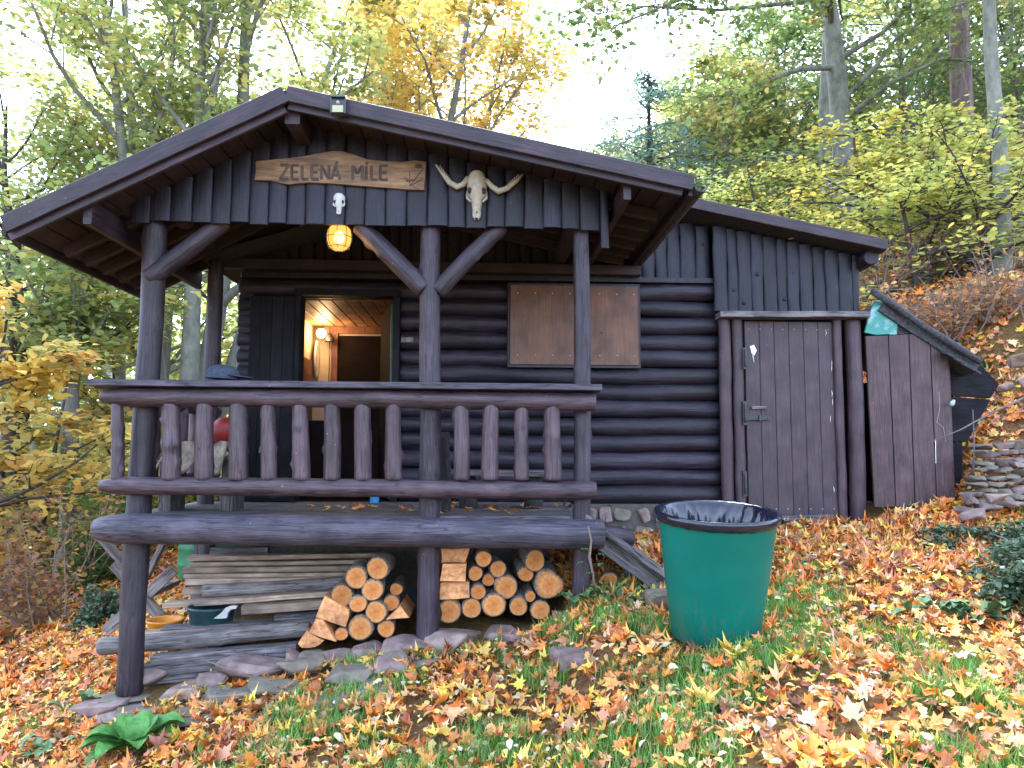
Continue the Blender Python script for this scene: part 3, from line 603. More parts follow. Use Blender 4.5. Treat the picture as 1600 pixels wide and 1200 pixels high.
# rails
mb = MB(); log(mb, at(146, 826, -.16), at(943, 834, -.16), .102, .100, seg=22, seed=21, knots=14, wob=.025, bend=.0012, n=34, taper=.5, ksz=.6).build('sill_beam', 'weathered_beam', cab)
mb = MB(); log(mb, at(155, 759, -.13), at(931, 766, -.13), .062, .062, seg=18, seed=22, knots=14, wob=.03, bend=.001, n=34, taper=.55, ksz=.6); lrail = mb.build('bottom_rail', 'stain_rail', cab)
mb = MB(); log(mb, at(158, 619, -.13), at(930, 628, -.13), .066, .064, seg=18, seed=23, knots=12, wob=.03, bend=.001, n=34, taper=.5, ksz=.5); urail = mb.build('top_rail', 'stain_rail', cab)
a, b = at(148, 600.5, -.12), at(937, 608, -.12); mb = MB(); board(mb, a+Vector((0, .02, .004)), b+Vector((0, .02, .004)), .27, .044, (0, 1, 0), n=10, jit=.002).build('rail_cap', 'weathered_beam', cab)
bal = [(184, 18, 0), (268, 27, 0), (320, 27, 0), (373, 29, 0), (420, 23, 0), (470, 26, 0), (519, 25, 0), (567, 26, 0), (615, 25, 0), (721, 24, 0), (766, 26, 1), (815, 22, 0), (863, 26, 0)]
for i, (bx, bw, lit) in enumerate(bal):
    a, b = at(bx-(1 if bx < 400 else 0), 750, -.125), at(bx, 630, -.125); mb = MB(); r = bw*.00442/2
    log(mb, a, b, r*1.06, r*.97, seg=18, seed=50+i, knots=6, wob=.04, bend=.005, n=24, ksz=1.05)
    if bx == 420: log(mb, at(408, 708, -.12), at(411, 690, -.12), .02, .012, seg=8, n=3)
    mb.build('baluster', 'stain_rail', lrail)
# left side railing (seen end-on between the posts)
for (zz, r) in ((Z_(160, 622, 0), .06), (Z_(160, 758, 0), .055)):
    mb = MB(); log(mb, (px_l-.09, -.05, zz), (px_l-.05, 1.6, zz), r, seg=12, n=8, seed=int(zz*100)); sr = mb.build('side_rail', 'stain_rail', cab)
for i in range(5):
    mb = MB(); yy = .3+i*.27; log(mb, (px_l-.06, yy, Z_(160, 755, 0)), (px_l-.06, yy, Z_(160, 625, 0)), .045, seg=12, n=8, seed=80+i, knots=3).build('baluster', 'stain_rail', sr)
# concrete pad under left post
# gable siding
mb = MB(); board(mb, (X_(200, 350, -.05), .05, ztop+.16), (X_(925, 350, -.05), .05, ztop+.16), .03, .05, (0, 1, 0)); gab = mb.build('gable_batten', 'soffit_wood', cab)
x = X_(203, 350, -.11); xe = X_(951, 350, -.11); k = 0; rg = random.Random(8)
while x < xe-.03:
    w = min(rg.uniform(.125, .15), xe-x); xc = x+w/2; last = xe-(x+w) < .03
    px = 752+(xc)*FPX/5.39; yb = 346+(px-230)*.0175+rg.uniform(-2, 2)
    if last: yb = 388
    zb = Z_(px, yb, -.11); zt = front_top(xc)+.045; mb = MB()
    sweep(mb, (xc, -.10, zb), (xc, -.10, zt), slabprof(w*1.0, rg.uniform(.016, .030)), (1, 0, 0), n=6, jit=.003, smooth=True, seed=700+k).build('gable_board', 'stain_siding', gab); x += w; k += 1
# porch roof
YF = -.55
rd, le, re_ = at(447, 133, YF), at(8, 336, YF), at(1083, 273, YF)
mb = MB(); Ye = YW+.0
for (a, b, s) in ((le, rd, 0), (rd, re_, 1)):
    d = Vector((0, .035, -.028)); sweep(mb, a+d, b+d, [(0, -.016), (Ye-YF-.06, -.016), (Ye-YF-.06, .016), (0, .016)], (0, 1, 0))
proof = mb.build('porch_roof', 'roof_felt', cab)
for (a, b, n_) in ((le, rd, 14), (rd, re_, 18)):
    for i in range(n_):       # soffit boards run along the ridge
        p, q = a.lerp(b, i/n_), a.lerp(b, (i+1)/n_); c = (p+q)/2; dr = (q-p); mb = MB()
        board(mb, c+Vector((0, .05, -.062)), c+Vector((0, Ye-YF-.03, -.062)), dr.length-.006, .024, dr).build('soffit_board', 'soffit_wood', proof)
def fascia(a, b, dz, h, y, th, name='fascia_board'):
    mb = MB(); o_ = Vector((0, y-YF, dz)); sweep(mb, a+o_, b+o_, rect(th, h, .004), (0, 1, 0), n=12, jit=.0012).build(name, 'fascia_paint', proof)
cut = lambda a, b, t0, t1: (a.lerp(b, t0), a.lerp(b, t1))
fascia(*cut(rd, le, .002, 1), -.062, .115, YF, .03); fascia(*cut(rd, re_, .002, 1), -.058, .105, YF, .03)
fascia(*cut(rd, le, .004, .99), -.145, .058, YF+.04, .03, 'under_fascia'); fascia(*cut(rd, re_, .004, .975), -.128, .045, YF+.04, .03, 'under_fascia')
def purlin(px, py, w, h, y1=YW):
    p = at(px, py, YF+.08); mb = MB(); board(mb, p, p+Vector((0, y1-YF-.1, 0)), w, h, (1, 0, 0), n=2).build('purlin', 'fascia_paint', proof)
purlin(137, 331, .055, .16); purlin(980, 296, .05, .14); purlin(457, 180, .10, .12)
for (a, t) in ((le, 0.0), (re_, 0.0)):   # eave trim / gutter
    pass
mb = MB()
c = at(1096, 290, YF-.02); pts = []
prof = [(.045*math.cos(q), .045*math.sin(q)) for q in np.linspace(math.pi, 2*math.pi, 8)]+[(.038*math.cos(q), .038*math.sin(q)) for q in np.linspace(2*math.pi, math.pi, 8)]
sweep(mb, c, c+Vector((0, Ye-YF, 0)), prof, (1, 0, 0), n=6, jit=.004).build('gutter', 'tar_felt', proof)
mb = MB(); board(mb, le+Vector((-.02, .03, -.075)), le+Vector((-.02, Ye-YF, -.075)), .03, .1, (1, 0, 0)).build('eave_board', 'soffit_wood', proof)
mb = MB(); board(mb, re_+Vector((-.01, .03, -.09)), re_+Vector((-.01, Ye-YF, -.09)), .03, .09, (1, 0, 0)).build('eave_board', 'fascia_paint', proof)
for i in range(6):
    yy = .05+i*.27
    for (a, b) in ((le, rd), (rd, re_)):
        mb = MB(); o_ = Vector((0, yy-YF, -.12)); board(mb, a.lerp(b, .04)+o_, a.lerp(b, .96)+o_, .05, .085, (0, 1, 0)).build('rafter', 'soffit_wood', proof)

# ------------------------------------------------------------------ things on the cabin front
YG = -.135
# sign
sg = thing('name_sign', at(530, 290, YG), 'pale live-edge wooden sign board reading ZELENÁ MÍLE under the gable', 'sign')
op = [(400, 253), (440, 249), (470, 246), (495, 241), (518, 237), (535, 237), (552, 242), (575, 250), (600, 253), (628, 254), (650, 252), (666, 254), (665, 275), (663, 298), (640, 297), (600, 294), (560, 291), (520, 288), (480, 286), (452, 289), (438, 287), (424, 283), (398, 282), (400, 268)]
mb = MB(); prism(mb, [(q.x, q.z) for q in (at(*p, YG) for p in op)], YG-.014, YG+.012, seed=1); plank = mb.build('sign_plank', 'sign_wood', sg)
GL = {'Z': [[(0, 1), (1, 1), (0, 0), (1, 0)]], 'E': [[(1, 1), (0, 1), (0, 0), (1, 0)], [(0, .52), (.85, .52)]], 'L': [[(0, 1), (0, 0), (1, 0)]], 'N': [[(0, 0), (0, 1), (1, 0), (1, 1)]],
      'Á': [[(0, 0), (.5, 1), (1, 0)], [(.2, .35), (.8, .35)], [(.45, 1.12), (.75, 1.32)]], 'M': [[(0, 0), (0, 1), (.5, .4), (1, 1), (1, 0)]], 'Í': [[(.5, 0), (.5, 1)], [(.45, 1.12), (.8, 1.32)]]}
ltr = [('Z', 438, 13), ('E', 456, 11), ('L', 472, 10), ('E', 487, 11), ('N', 502, 12), ('Á', 518, 13), ('M', 551, 15), ('Í', 568, 8), ('L', 580, 10), ('E', 594, 12)]
for (ch, lx, lw) in ltr:
    mb = MB()
    for st in GL[ch]:
        for (p, q) in zip(st[:-1], st[1:]):
            y0 = 280+(lx-438)*.006; f = lambda p: at(lx+p[0]*lw, y0-p[1]*(22 if ch not in 'ÁÍ' else 21), YG-.0155)
            board(mb, f(p), f(q), .020, .004, RT if abs(q[0]-p[0]) < .1 else UP)
    mb.build('letter', 'burnt_letter', plank)
mb = MB()
for (a, b) in (((640, 291), (662, 262)), ((640, 291), (640, 268)), ((640, 291), (661, 279)), ((640, 285), (632, 276)), ((644, 290), (656, 297)), ((634, 284), (646, 281))):
    board(mb, at(*a, YG-.0155), at(*b, YG-.0155), .005, .004, UP)
lathe(mb, at(654, 260, YG-.014), [(.024, 0), (.02, .004), (0, .004)], 10, Matrix.Rotation(R(90), 3, 'X')@Matrix.Diagonal((1.2, .7, 1)))
mb.build('leaf_carving', 'burnt_letter', plank)
# skulls
def skull(name, label, mat, cx, top, bot, wid, horn=False):
    c = at(cx, (top+bot)/2, YG); Hh = (bot-top)*.00445; Wd = wid*.00445
    t = thing(name, c-Vector((0, 0, Hh/2)), label, 'skull')
    pr = [(0, .62), (.06, .80), (.14, .97), (.24, 1.0), (.36, .92), (.44, 1.02), (.5, .86), (.6, .58), (.72, .46), (.84, .40), (.93, .40), (1, .26)]   # (t from top, half-width)
    mb = MB(); seg = 16; rings = []
    for (t_, hw) in pr:
        row = []
        for k in range(seg):
            a = 6.2832*k/seg; dep = lerp(.36, .16, t_)*Hh*.75; x_ = math.cos(a)*hw*Wd/2; y_ = -math.sin(a)*dep*(.55+.45*hw)
            if .3 < t_ < .5 and .55 < abs(math.cos(a)) < .93 and math.sin(a) > 0: y_ *= .55; x_ *= .9
            if t_ > .85 and abs(math.cos(a)) < .3: y_ *= .6
            row.append(len(mb.v)); mb.v.append(c+Vector((x_, y_, Hh/2-t_*Hh)))
        rings.append(row)
    for i in range(len(pr)-1):
        for k in range(seg):
            k2 = (k+1) % seg; q = (rings[i][k], rings[i][k2], rings[i+1][k2], rings[i+1][k]); mb.face(q, ((0, 0), (1, 0), (1, 1), (0, 1)), 0, True)
    mb.face(tuple(rings[0]), tuple((0, 0) for _ in range(seg))); mb.face(tuple(rings[-1][::-1]), tuple((0, 0) for _ in range(seg)))
    cr = mb.build('cranium', mat, t)
    for s in (-1, 1):
        mb = MB(); lathe(mb, c+Vector((s*Wd*.33, -Hh*.115, Hh*.08)), [(Wd*.14, 0), (Wd*.12, Wd*.04), (0, Wd*.06)], 10, Matrix.Rotation(R(s*28), 3, 'Z')@Matrix.Rotation(R(90), 3, 'X')@Matrix.Diagonal((.8, 1.2, 1))).build('eye_socket', 'bone_hole', cr)
        mb = MB(); tube(mb, [c+Vector((s*Wd*.46, -.01, Hh*.02)), c+Vector((s*Wd*.44, -Hh*.08, -Hh*.08)), c+Vector((s*Wd*.27, -Hh*.1, -Hh*.16))], [Wd*.06, Wd*.07, Wd*.05], 7).build('cheek_bone', mat, cr)
        mb = MB(); tube(mb, [c+Vector((s*Wd*.12, -Hh*.05, -Hh*.36)), c+Vector((s*Wd*.13, -Hh*.045, -Hh*.47)), c+Vector((s*Wd*.08, -Hh*.035, -Hh*.545))], [Wd*.08, Wd*.065, Wd*.02], 7).build('snout_bone', mat, cr)
    mb = MB(); lathe(mb, c+Vector((0, -Hh*.075, -Hh*.34)), [(Wd*.09, 0), (Wd*.07, Wd*.03), (0, Wd*.04)], 10, Matrix.Rotation(R(90), 3, 'X')@Matrix.Diagonal((.7, 1.7, 1))).build('nose_hole', 'bone_hole', cr)
    if horn:
        for s, pts in ((-1, [(731, 277), (724, 288), (714, 292), (702, 285), (692, 272), (681, 257)]), (1, [(760, 281), (768, 291), (779, 299), (793, 294), (807, 283), (817, 272)])):
            mb = MB(); P = [at(p[0], p[1], YG-.03) for p in pts]; rs = [.016, .020, .024, .020, .014, .007]
            tube(mb, P, rs, 8); jw = mb.build('jaw_bone', mat, t)
            for i in range(8):
                u_ = i/7; a, b = P[3], P[5]; q = a.lerp(b, u_*.8)+Vector((-s*.012, -.004, .010)); mb = MB()
                box(mb, q, (.008, .01, .014)).build('tooth', mat, jw)
    return t
skull('small_skull', 'small white animal skull nailed below the name sign', 'bone_white', 530, 303, 335, 19)
skull('large_skull', 'long cattle skull with toothed jaw bones as horns, right of the sign', 'bone', 745, 270, 343, 34, True)
# solar lamp on the fascia
so_ = thing('solar_lamp', at(529, 180, -.6), 'black solar motion lamp fixed to the roof edge near the ridge', 'lamp')
c = at(529, 166, -.60); mb = MB(); box(mb, c, (.10, .05, .11)).build('housing', 'black_metal', so_)
mb = MB(); board(mb, c+Vector((-.05, -.015, .062)), c+Vector((.05, -.015, .062)), .075, .012, Vector((0, 1, .45))).build('solar_panel', 'solar_glass', so_)
mb = MB(); box(mb, c+Vector((0, -.028, -.03)), (.07, .008, .045)).build('led_panel', 'led_plate', so_)
mb = MB(); lathe(mb, c+Vector((0, -.025, .015)), [(.012, 0), (.009, .008), (0, .012)], 10, Matrix.Rotation(R(90), 3, 'X')).build('sensor', 'handle_white', so_)
# caged porch lamp
c = at(530, 372, .0); pl_ = thing('porch_lamp', c+Vector((0, 0, .1)), 'lit amber cage lamp hanging under the porch gable', 'lamp')
mb = MB(); lathe(mb, c-Vector((0, 0, .088)), [(.0, 0), (.045, .006), (.072, .028), (.084, .07), (.086, .11), (.078, .15), (.06, .17), (0, .172)], 24).build('globe', 'bulb', pl_)
mb = MB(); lathe(mb, c-Vector((0, 0, .04)), [(0, 0), (.025, .008), (.038, .03), (.034, .06), (.018, .09), (0, .095)], 14).build('light_bulb', 'filament', pl_)
mb = MB()
for k in range(8):
    a = k*math.pi/4; tube(mb, [c+Vector((math.cos(a)*r, math.sin(a)*r, z-.088)) for (r, z) in ((.02, -.006), (.052, .003), (.079, .026), (.091, .07), (.093, .11), (.084, .155), (.06, .178))], .0026, 5)
for (r, z) in ((.093, .09), (.075, .018)): tube(mb, [c+Vector((math.cos(a)*r, math.sin(a)*r, z-.088)) for a in np.linspace(0, 6.2832, 21)], .0026, 5)
mb.build('cage', 'black_metal', pl_)
mb = MB(); lathe(mb, c+Vector((0, 0, .085)), [(.075, 0), (.08, .02), (.05, .06), (.03, .1), (0, .1)], 16).build('lamp_cap', 'black_metal', pl_)
pl = bpy.data.lights.new('porch_lamp_light', 'POINT'); pl.energy = .8; pl.color = (1, .6, .25); pl.shadow_soft_size = .09; po = bpy.data.objects.new('porch_lamp_light', pl); link(po, pl_, c+Vector((0, 0, -.14)))

# cap on the railing
zc_ = at(300, 597, -.10).z+.02; c = Vector((X_(352, 590, -.1), -.10, zc_+.003)); ct = thing('baseball_cap', c, 'dark blue baseball cap lying on the porch rail', 'cap')
mb = MB(); prof = [(.098, 0), (.1, .02), (.096, .05), (.082, .078), (.055, .097), (.022, .106), (0, .107)]
lathe(mb, c+Vector((-.02, 0, 0)), prof, 24, Matrix.Diagonal((1.12, .9, .88))@Matrix.Rotation(R(4), 3, 'Y'), wob=lambda p, a, r, z: p+Vector((.004*math.sin(3*a), 0, .007*math.sin(2*a+1)*(z/.1)))).build('crown', 'cap_cloth', ct)
mb = MB(); nb = 12; pts0 = []
for l in range(2):
    for i in range(nb+1):
        a = lerp(-1.15, 1.15, i/nb)
        for rr in (.085, .19):
            x_ = math.cos(a)*(.085 if rr < .1 else .085+.105*math.cos(a)**.6) ; y_ = math.sin(a)*.085*(1 if rr < .1 else 1.05)
            mb.v.append(c+Vector((x_, y_, .024-(x_-.085)*.16-abs(y_)*.12+l*.004)))
for l in range(2):
    for i in range(nb):
        b = l*(nb+1)*2+i*2; q = (b, b+1, b+3, b+2); mb.face(q if l else q[::-1], ((0, 0), (0, 1), (1, 1), (1, 0)), 0, True)
for i in range(nb):
    b = i*2+1; d = (nb+1)*2; mb.face((b, b+d, b+d+2, b+2)[::-1], ((0, 0), (0, 1), (1, 1), (1, 0)), 0, True)
mb.build('visor', 'cap_cloth', ct)
mb = MB(); lathe(mb, c+Vector((-.02, 0, .091)), [(.008, 0), (.006, .005), (0, .007)], 8).build('button', 'cap_cloth', ct)

# ---- things on the porch
def bench(name, x0, x1, y, zt, label, legs, lk='plank', wd=.3, mat='old_board'):
    t = thing(name, ((x0+x1)/2, y, 0), label, 'bench'); mb = MB()
    board(mb, (x0, y, zt-.02), (x1, y, zt-.02), wd, .045, (0, 1, 0), n=4, jit=.004).build('seat', mat, t)
    for lx in legs:
        mb = MB()
        if lk == 'plank': board(mb, (lx, y, 0), (lx, y, zt-.045), .09, wd*.7, (1, 0, 0))
        else: log(mb, (lx, y, 0), (lx, y, zt-.045), .078, .07, seg=14, wob=.1)
        mb.build('leg', mat if lk == 'plank' else 'stump_dark', t)
    return t
bench('plank_bench', -.25, .55, .75, .30, 'low plank bench on dark log stumps, right end of the porch', (-.1, .42), 'stump')
mb = MB(); p = at(697, 740, .35); log(mb, (p.x, .35, .0), (p.x-.01, .35, Z_(697, 675, .35)), .038, .036, seg=12, wob=.1, knots=6, cmi=1); tag(mb.build('upright_log', ['stump_dark', 'grey_wood']), 'thin dark upright log with pale cut top, behind the middle railing post', 'log')
bench('hide_bench', X_(245, 710, .55), X_(372, 710, .55), .55, Z_(300, 712, .55), 'plank legged bench under an animal hide, left end of the porch', (X_(272, 710, .55), X_(366, 710, .55)), 'plank', .42)
# hide: draped fur
def fur():
    x0, x1 = X_(243, 700, .5), X_(362, 700, .5); zt = Z_(300, 702, .5); mb = MB(); nx, ny_ = 26, 14; rg = random.Random(3)
    for l in range(2):
        for j in range(ny_+1):
            for i in range(nx+1):
                u, v = i/nx, j/ny_; x = lerp(x0, x1, u)+.015*math.sin(v*9); y = .26+.52*v+.02*math.sin(u*11)
                z = zt+.02*math.sin(u*13+v*5)+.012*math.sin(u*29+v*17)+rg.uniform(-.008, .008)+.03*(1-l)
                e = min(v, 1)*1.0
                if v < .22: z -= (.22-v)*.55*(1+.5*math.sin(u*15))
                mb.v.append(Vector((x, y, z-(.012 if l else 0))))
    st = (nx+1)*(ny_+1)
    for l in range(2):
        for j in range(ny_):
            for i in range(nx):
                b = l*st+j*(nx+1)+i; q = (b, b+1, b+nx+2, b+nx+1); mb.face(q if l == 0 else q[::-1], ((0, 0),)*4, 0, True)
    for i in range(nx): mb.face((i, st+i, st+i+1, i+1), ((0, 0),)*4, 0, True)
    for j in range(ny_): b = j*(nx+1); mb.face((b, b+nx+1, st+b+nx+1, st+b), ((0, 0),)*4, 0, True); b += nx; mb.face((b, st+b, st+b+nx+1, b+nx+1), ((0, 0),)*4, 0, True)
    hd = mb.build('animal_hide', 'hide'); tag(hd, 'cream and brown animal hide draped over the bench behind the left railing', 'hide')
    # fur strands as part
    rg2 = np.random.default_rng(2); V = []; F = []; C = []
    for k in range(2600):
        u, v = rg2.random(), rg2.random(); x = x0+(x1-x0)*u; y = .26+.52*v; z = zt+.03+.02*math.sin(u*13+v*5)
        if v < .22: z -= (.22-v)*.55*(1+.5*math.sin(u*15))
        a = rg2.random()*6.28; d = np.array([math.cos(a)*.02, math.sin(a)*.02-.01, .022]); s = np.array([-math.sin(a), math.cos(a), 0])*.003; b = len(V); p = np.array([x, y, z-.008])
        V += [p-s, p+s, p+d]; F.append((b, b+1, b+2)); q = .5+.5*math.sin(u*7+v*9+1); C += [(.62*q+.15, .53*q+.12, .40*q+.09)]*3
    return hd, V, F, C
HIDE = fur()
mb = MB(); c = at(352, 668, .66); c.z = Z_(300, 702, .5)+.035; lathe(mb, c, [(.11*math.sin(q), .11-.11*math.cos(q)) for q in np.linspace(0.001, 3.14, 14)], 20); tag(mb.build('red_ball', 'red_ball'), 'round red ball half hidden behind the left railing', 'ball')
mb = MB(); p = at(586, 739, 1.3); p.z = 0.002; lathe(mb, p, [(0, 0), (.04, 0), (.042, .012), (.04, .02), (.04, .095), (.043, .105), (.038, .11), (0, .106)], 16)
tag(mb.build('blue_can', 'blue_paint'), 'small blue tin can standing on the porch floor by the doorway', 'can')

# ------------------------------------------------------------------ firewood
def Z8(x, y): return 440+.3125*x, 820+.3125*y
ROUND1 = [(480, 218, 55, 'large round log on the very top'), (375, 265, 54, 'barked round log second from the top on the left slope'), (300, 355, 57, 'big round log just above the split chunk'),
 (455, 328, 53, 'round log directly below the topmost one'), (382, 398, 41, 'small round log in the centre'), (470, 437, 54, 'round log in the centre right, above the bottom row'), (572, 325, 31, 'small grey-barked log set back at upper right'),
 (548, 393, 40, 'round log at the right edge above the wedge'), (393, 520, 60, 'largest round log of the bottom row'), (523, 520, 43, 'round log at the right end of the bottom row'), (300, 546, 32, 'smallest round log in the bottom row')]
SPLIT1 = [([(215, 355), (340, 425), (320, 512), (170, 462)], 'large split chunk halfway up the left edge'), ([(170, 470), (205, 475), (272, 585), (135, 540)], 'split wedge low on the left edge'), ([(125, 530), (212, 580), (165, 612), (100, 616), (80, 595)], 'split piece at the lowest left tip'), ([(595, 400), (640, 465), (520, 475)], 'triangular split piece at the right edge')]
ROUND2 = [(1010, 172, 40, 'small round log at the top, beside the split pieces'), (972, 243, 36, 'small round log below the top one, beside the split pieces'), (1082, 218, 41, 'round log at top centre'), (1033, 277, 31, 'smallest round log between the split pieces and the centre'),
 (984, 335, 38, 'round log next to the lowest split piece'), (1125, 313, 58, 'large round log in the centre'), (1267, 180, 53, 'large round log highest on the right'), (1220, 250, 38, 'small round log under the highest right one'), (1338, 300, 71, 'largest log with dark saw marks, far right'),
 (838, 435, 60, 'large round log at the left end of the bottom row'), (952, 417, 49, 'second round log from left in the bottom row'), (1060, 402, 58, 'third round log from left in the bottom row'), (1185, 407, 46, 'fourth round log from left in the bottom row'), (1243, 360, 27, 'tiny round log above the bottom row gap at right'), (1295, 425, 48, 'round log at the right end of the bottom row')]
SPLIT2 = [([(795, 120), (942, 115), (918, 190), (798, 190)], 'uppermost of the three split pieces'), ([(805, 195), (925, 195), (920, 285), (790, 283)], 'middle one of the three split pieces'), ([(795, 290), (938, 285), (940, 365), (790, 375)], 'lowest of the three split pieces')]
rg = random.Random(12)
for rounds, splits, nm in ((ROUND1, SPLIT1, 'left firewood pile'), (ROUND2, SPLIT2, 'right firewood pile')):
    for i, (x, y, r, d) in enumerate(rounds):
        px, py = Z8(x, y); y0 = .02+rg.uniform(-.04, .05)+(.12 if r < 33 and y < 340 else 0); c = at(px, py, y0); rr = r*.3125*(y0+5.5)/FPX*1.02; L = rg.uniform(.38, .48)
        mb = MB(); log(mb, c, c+Vector((rg.uniform(-.05, .03), L, rg.uniform(-.02, .02))), rr, rr*.97, seg=22, wob=.075, knots=2, n=6, mi=0, cmi=1, ksz=.7)
        tag(mb.build('firewood_log', ['bark', 'cut_end']), f'{d} of the {nm}', 'firewood', 'stacked firewood under the porch')
    for i, (poly, d) in enumerate(splits):
        y0 = .0+rg.uniform(-.03, .04); pp = []
        P2 = [at(*Z8(*p), y0) for p in poly]; K = len(P2)
        for k in range(K):
            a, b = P2[k], P2[(k+1) % K]
            pp.append((a.x, a.z)); mid = a.lerp(b, .5); pp.append((mid.x+rg.uniform(-.006, .006), mid.z+rg.uniform(-.006, .006)))
        mb = MB(); prism(mb, pp, y0, y0+rg.uniform(.36, .45), mi=0, cmi=1, seed=i)
        tag(mb.build('split_log', ['split_face', 'split_face']), f'{d} of the {nm}', 'firewood', 'stacked firewood under the porch')
mb = MB(); c = at(951, 909, .1); log(mb, c, c+Vector((.1, .45, 0)), .068, .066, seg=20, wob=.06, n=6, cmi=1); tag(mb.build('firewood_log', ['bark', 'cut_end']), 'single round log lying alone under the ramp, left of the green bin', 'firewood')
mb = MB(); c = at(978, 892, .25); log(mb, c, c+Vector((.30, .12, -.05)), .045, .045, seg=16, wob=.08, n=6, cmi=1); tag(mb.build('grey_log', ['grey_wood', 'grey_wood']), 'short grey log wedged beneath the plank ramp', 'log')
# darker old logs stacked further back
for i in range(12):
    x = lerp(-.25, .75, (i % 6)/5)+rg.uniform(-.03, .03); z = -.74+.15*(i//6)+(.12 if i % 2 else 0); mb = MB()
    log(mb, (x, .75, z), (x, 1.25, z), rg.uniform(.055, .075), seg=12, wob=.08, n=4, cmi=1); tag(mb.build('old_log', ['bark', 'grey_wood']), f'dim old log, {("first", "second", "third", "fourth", "fifth", "sixth")[i % 6]} from left in the {("lower", "upper")[i//6]} shaded row behind the right pile', 'firewood', 'old logs in the shade under the porch')
# ------------------------------------------------------------------ plank ramp
rp = thing('plank_ramp', at(985, 900, .5), 'weathered plank ramp leading down from the right end of the porch', 'ramp')
a0, a1 = at(938, 798, .65), at(1030, 888, .25)
for i in range(4):
    mb = MB(); p, q = Vector((.72, .10+.36*i, -.0+.004*i)), Vector((1.36-.03*i, .06+.36*i, -.45+.04*i))
    board(mb, p, q, .34, .05, (0, 1, 0), n=3, jit=.004).build('ramp_plank', 'old_board', rp)
mb = MB(); board(mb, (.72, -.02, -.09), (1.28, -.02, -.49), .06, .11, (0, 1, 0)).build('ramp_stringer', 'old_board', rp)
mb = MB(); log(mb, at(935, 836, .0), at(985, 842, .10), .075, .07, seg=14).build('ramp_log', 'stain_post', rp)

# ------------------------------------------------------------------ boards under the porch
BD = [('pale_board', 297, 872, 600, 866, 7, .95, 'topmost thin pale board of the timber pile'), ('pale_board', 302, 881, 600, 876, 6, .92, 'second thin pale board from the top of the timber pile'), ('pale_board', 289, 890, 600, 886, 8, .88, 'third thin pale board from the top of the timber pile'),
 ('pale_board', 291, 899, 600, 895, 6, .84, 'narrow pale board at mid height of the timber pile'), ('pale_board', 293, 908, 590, 903, 9, .80, 'thick pale board below the narrow ones in the timber pile'), ('pale_board', 286, 924, 330, 921, 8, .86, 'short pale board end poking out of the timber pile'),
 ('pale_board', 258, 945, 520, 926, 8, .62, 'slanting whitish board resting over the dark tub'), ('pale_board', 380, 952, 525, 941, 13, .55, 'brown board right of the dark tub'), ('old_board', 430, 966, 520, 960, 11, .5, 'short dark board above the long grey pole'),
 ('pale_board', 225, 990, 500, 973, 7, .38, 'long thin pale board just above the long grey pole'), ('old_board', 255, 983, 510, 968, 8, .42, 'long dark board behind the long grey pole'),
 ('old_board', 240, 1030, 465, 1010, 12, .20, 'dark board just below the long grey pole'), ('old_board', 226, 1046, 452, 1024, 18, .17, 'thick dark grey beam in the lowest timber layer'), ('old_board', 235, 1060, 400, 1046, 13, .2, 'dark board beneath the thick grey beam'), ('old_board', 236, 1073, 320, 1064, 12, .22, 'short dark board lowest in the timber pile'),
 ('old_board', 330, 862, 420, 860, 12, 1.1, 'grey beam end under the porch floor above the pale boards')]
for (mt, x0, y0, x1, y1, th, Y, lb) in BD:
    mb = MB(); board(mb, at(x0, y0, Y), at(x1, y1, Y+.05), .13, th*(Y+5.5)/FPX, (0, 1, 0), n=6, jit=.003); tag(mb.build('timber_board', mt), lb, 'board', 'timber stored under the porch')
mb = MB(); log(mb, at(155, 1010, .27), at(485, 983, .30), .062, .056, seg=18, knots=4, n=22, cmi=0); tag(mb.build('grey_pole', 'grey_wood'), 'long pale grey barkless pole lying behind the left post', 'pole')
mb = MB(); log(mb, at(318, 923, .72), at(545, 910, .78), .050, .046, seg=16, knots=4, n=18); tag(mb.build('grey_pole', 'grey_wood'), 'cracked grey log in the middle of the timber pile', 'pole')
mb = MB(); log(mb, at(300, 935, 1.0), at(545, 930, 1.0), .05, .05, seg=12, n=10); tag(mb.build('grey_pole', 'old_board'), 'dark round pole behind the cracked grey log', 'pole')
# bearers carrying the pile, mostly hidden
for (bx, Yb, lb) in ((330, .8, 'dark block under the left half of the pale boards'), (470, .8, 'dark block under the right half of the pale boards'), (330, .27, 'dark block under the left half of the lowest beam'), (440, .24, 'dark block under the right half of the lowest beam')):
    mb = MB(); p = at(bx, 940 if Yb > .5 else 1040, Yb); g = Hs(p.x, Yb); board(mb, (p.x, Yb, g-.02), (p.x, Yb, p.z-.03), .12, .3, (1, 0, 0)); tag(mb.build('bearer_block', 'old_board'), lb, 'block', 'blocks propping the timber')
# tubs, handle
c = at(330, 978, .52); mb = MB(); lathe(mb, c, [(0, 0), (.135, 0), (.15, .02), (.165, .13), (.175, .135), (.175, .15), (.16, .15), (.145, .03), (0, .03)], 28); tag(mb.build('dark_tub', 'tub_green'), 'dark blue-green plastic tub under the porch timber', 'tub')
mb = MB(); hp = [(333, 967), (345, 958), (352, 950), (362, 946), (370, 947), (369, 951), (361, 952), (356, 958), (354, 966), (345, 967)]
prism(mb, [(q.x, q.z) for q in (at(*p, .33) for p in hp)], .33, .36); tag(mb.build('saw_handle', 'handle_white'), 'white curved handle leaning on the dark tub', 'handle')
c = at(258, 985, .62); mb = MB(); lathe(mb, c, [(0, 0), (.10, 0), (.115, .02), (.135, .07), (.142, .075), (.142, .085), (.128, .085), (.105, .02), (0, .015)], 28); tag(mb.build('orange_tub', 'tub_orange'), 'bright orange plastic tub beside the left post', 'tub')
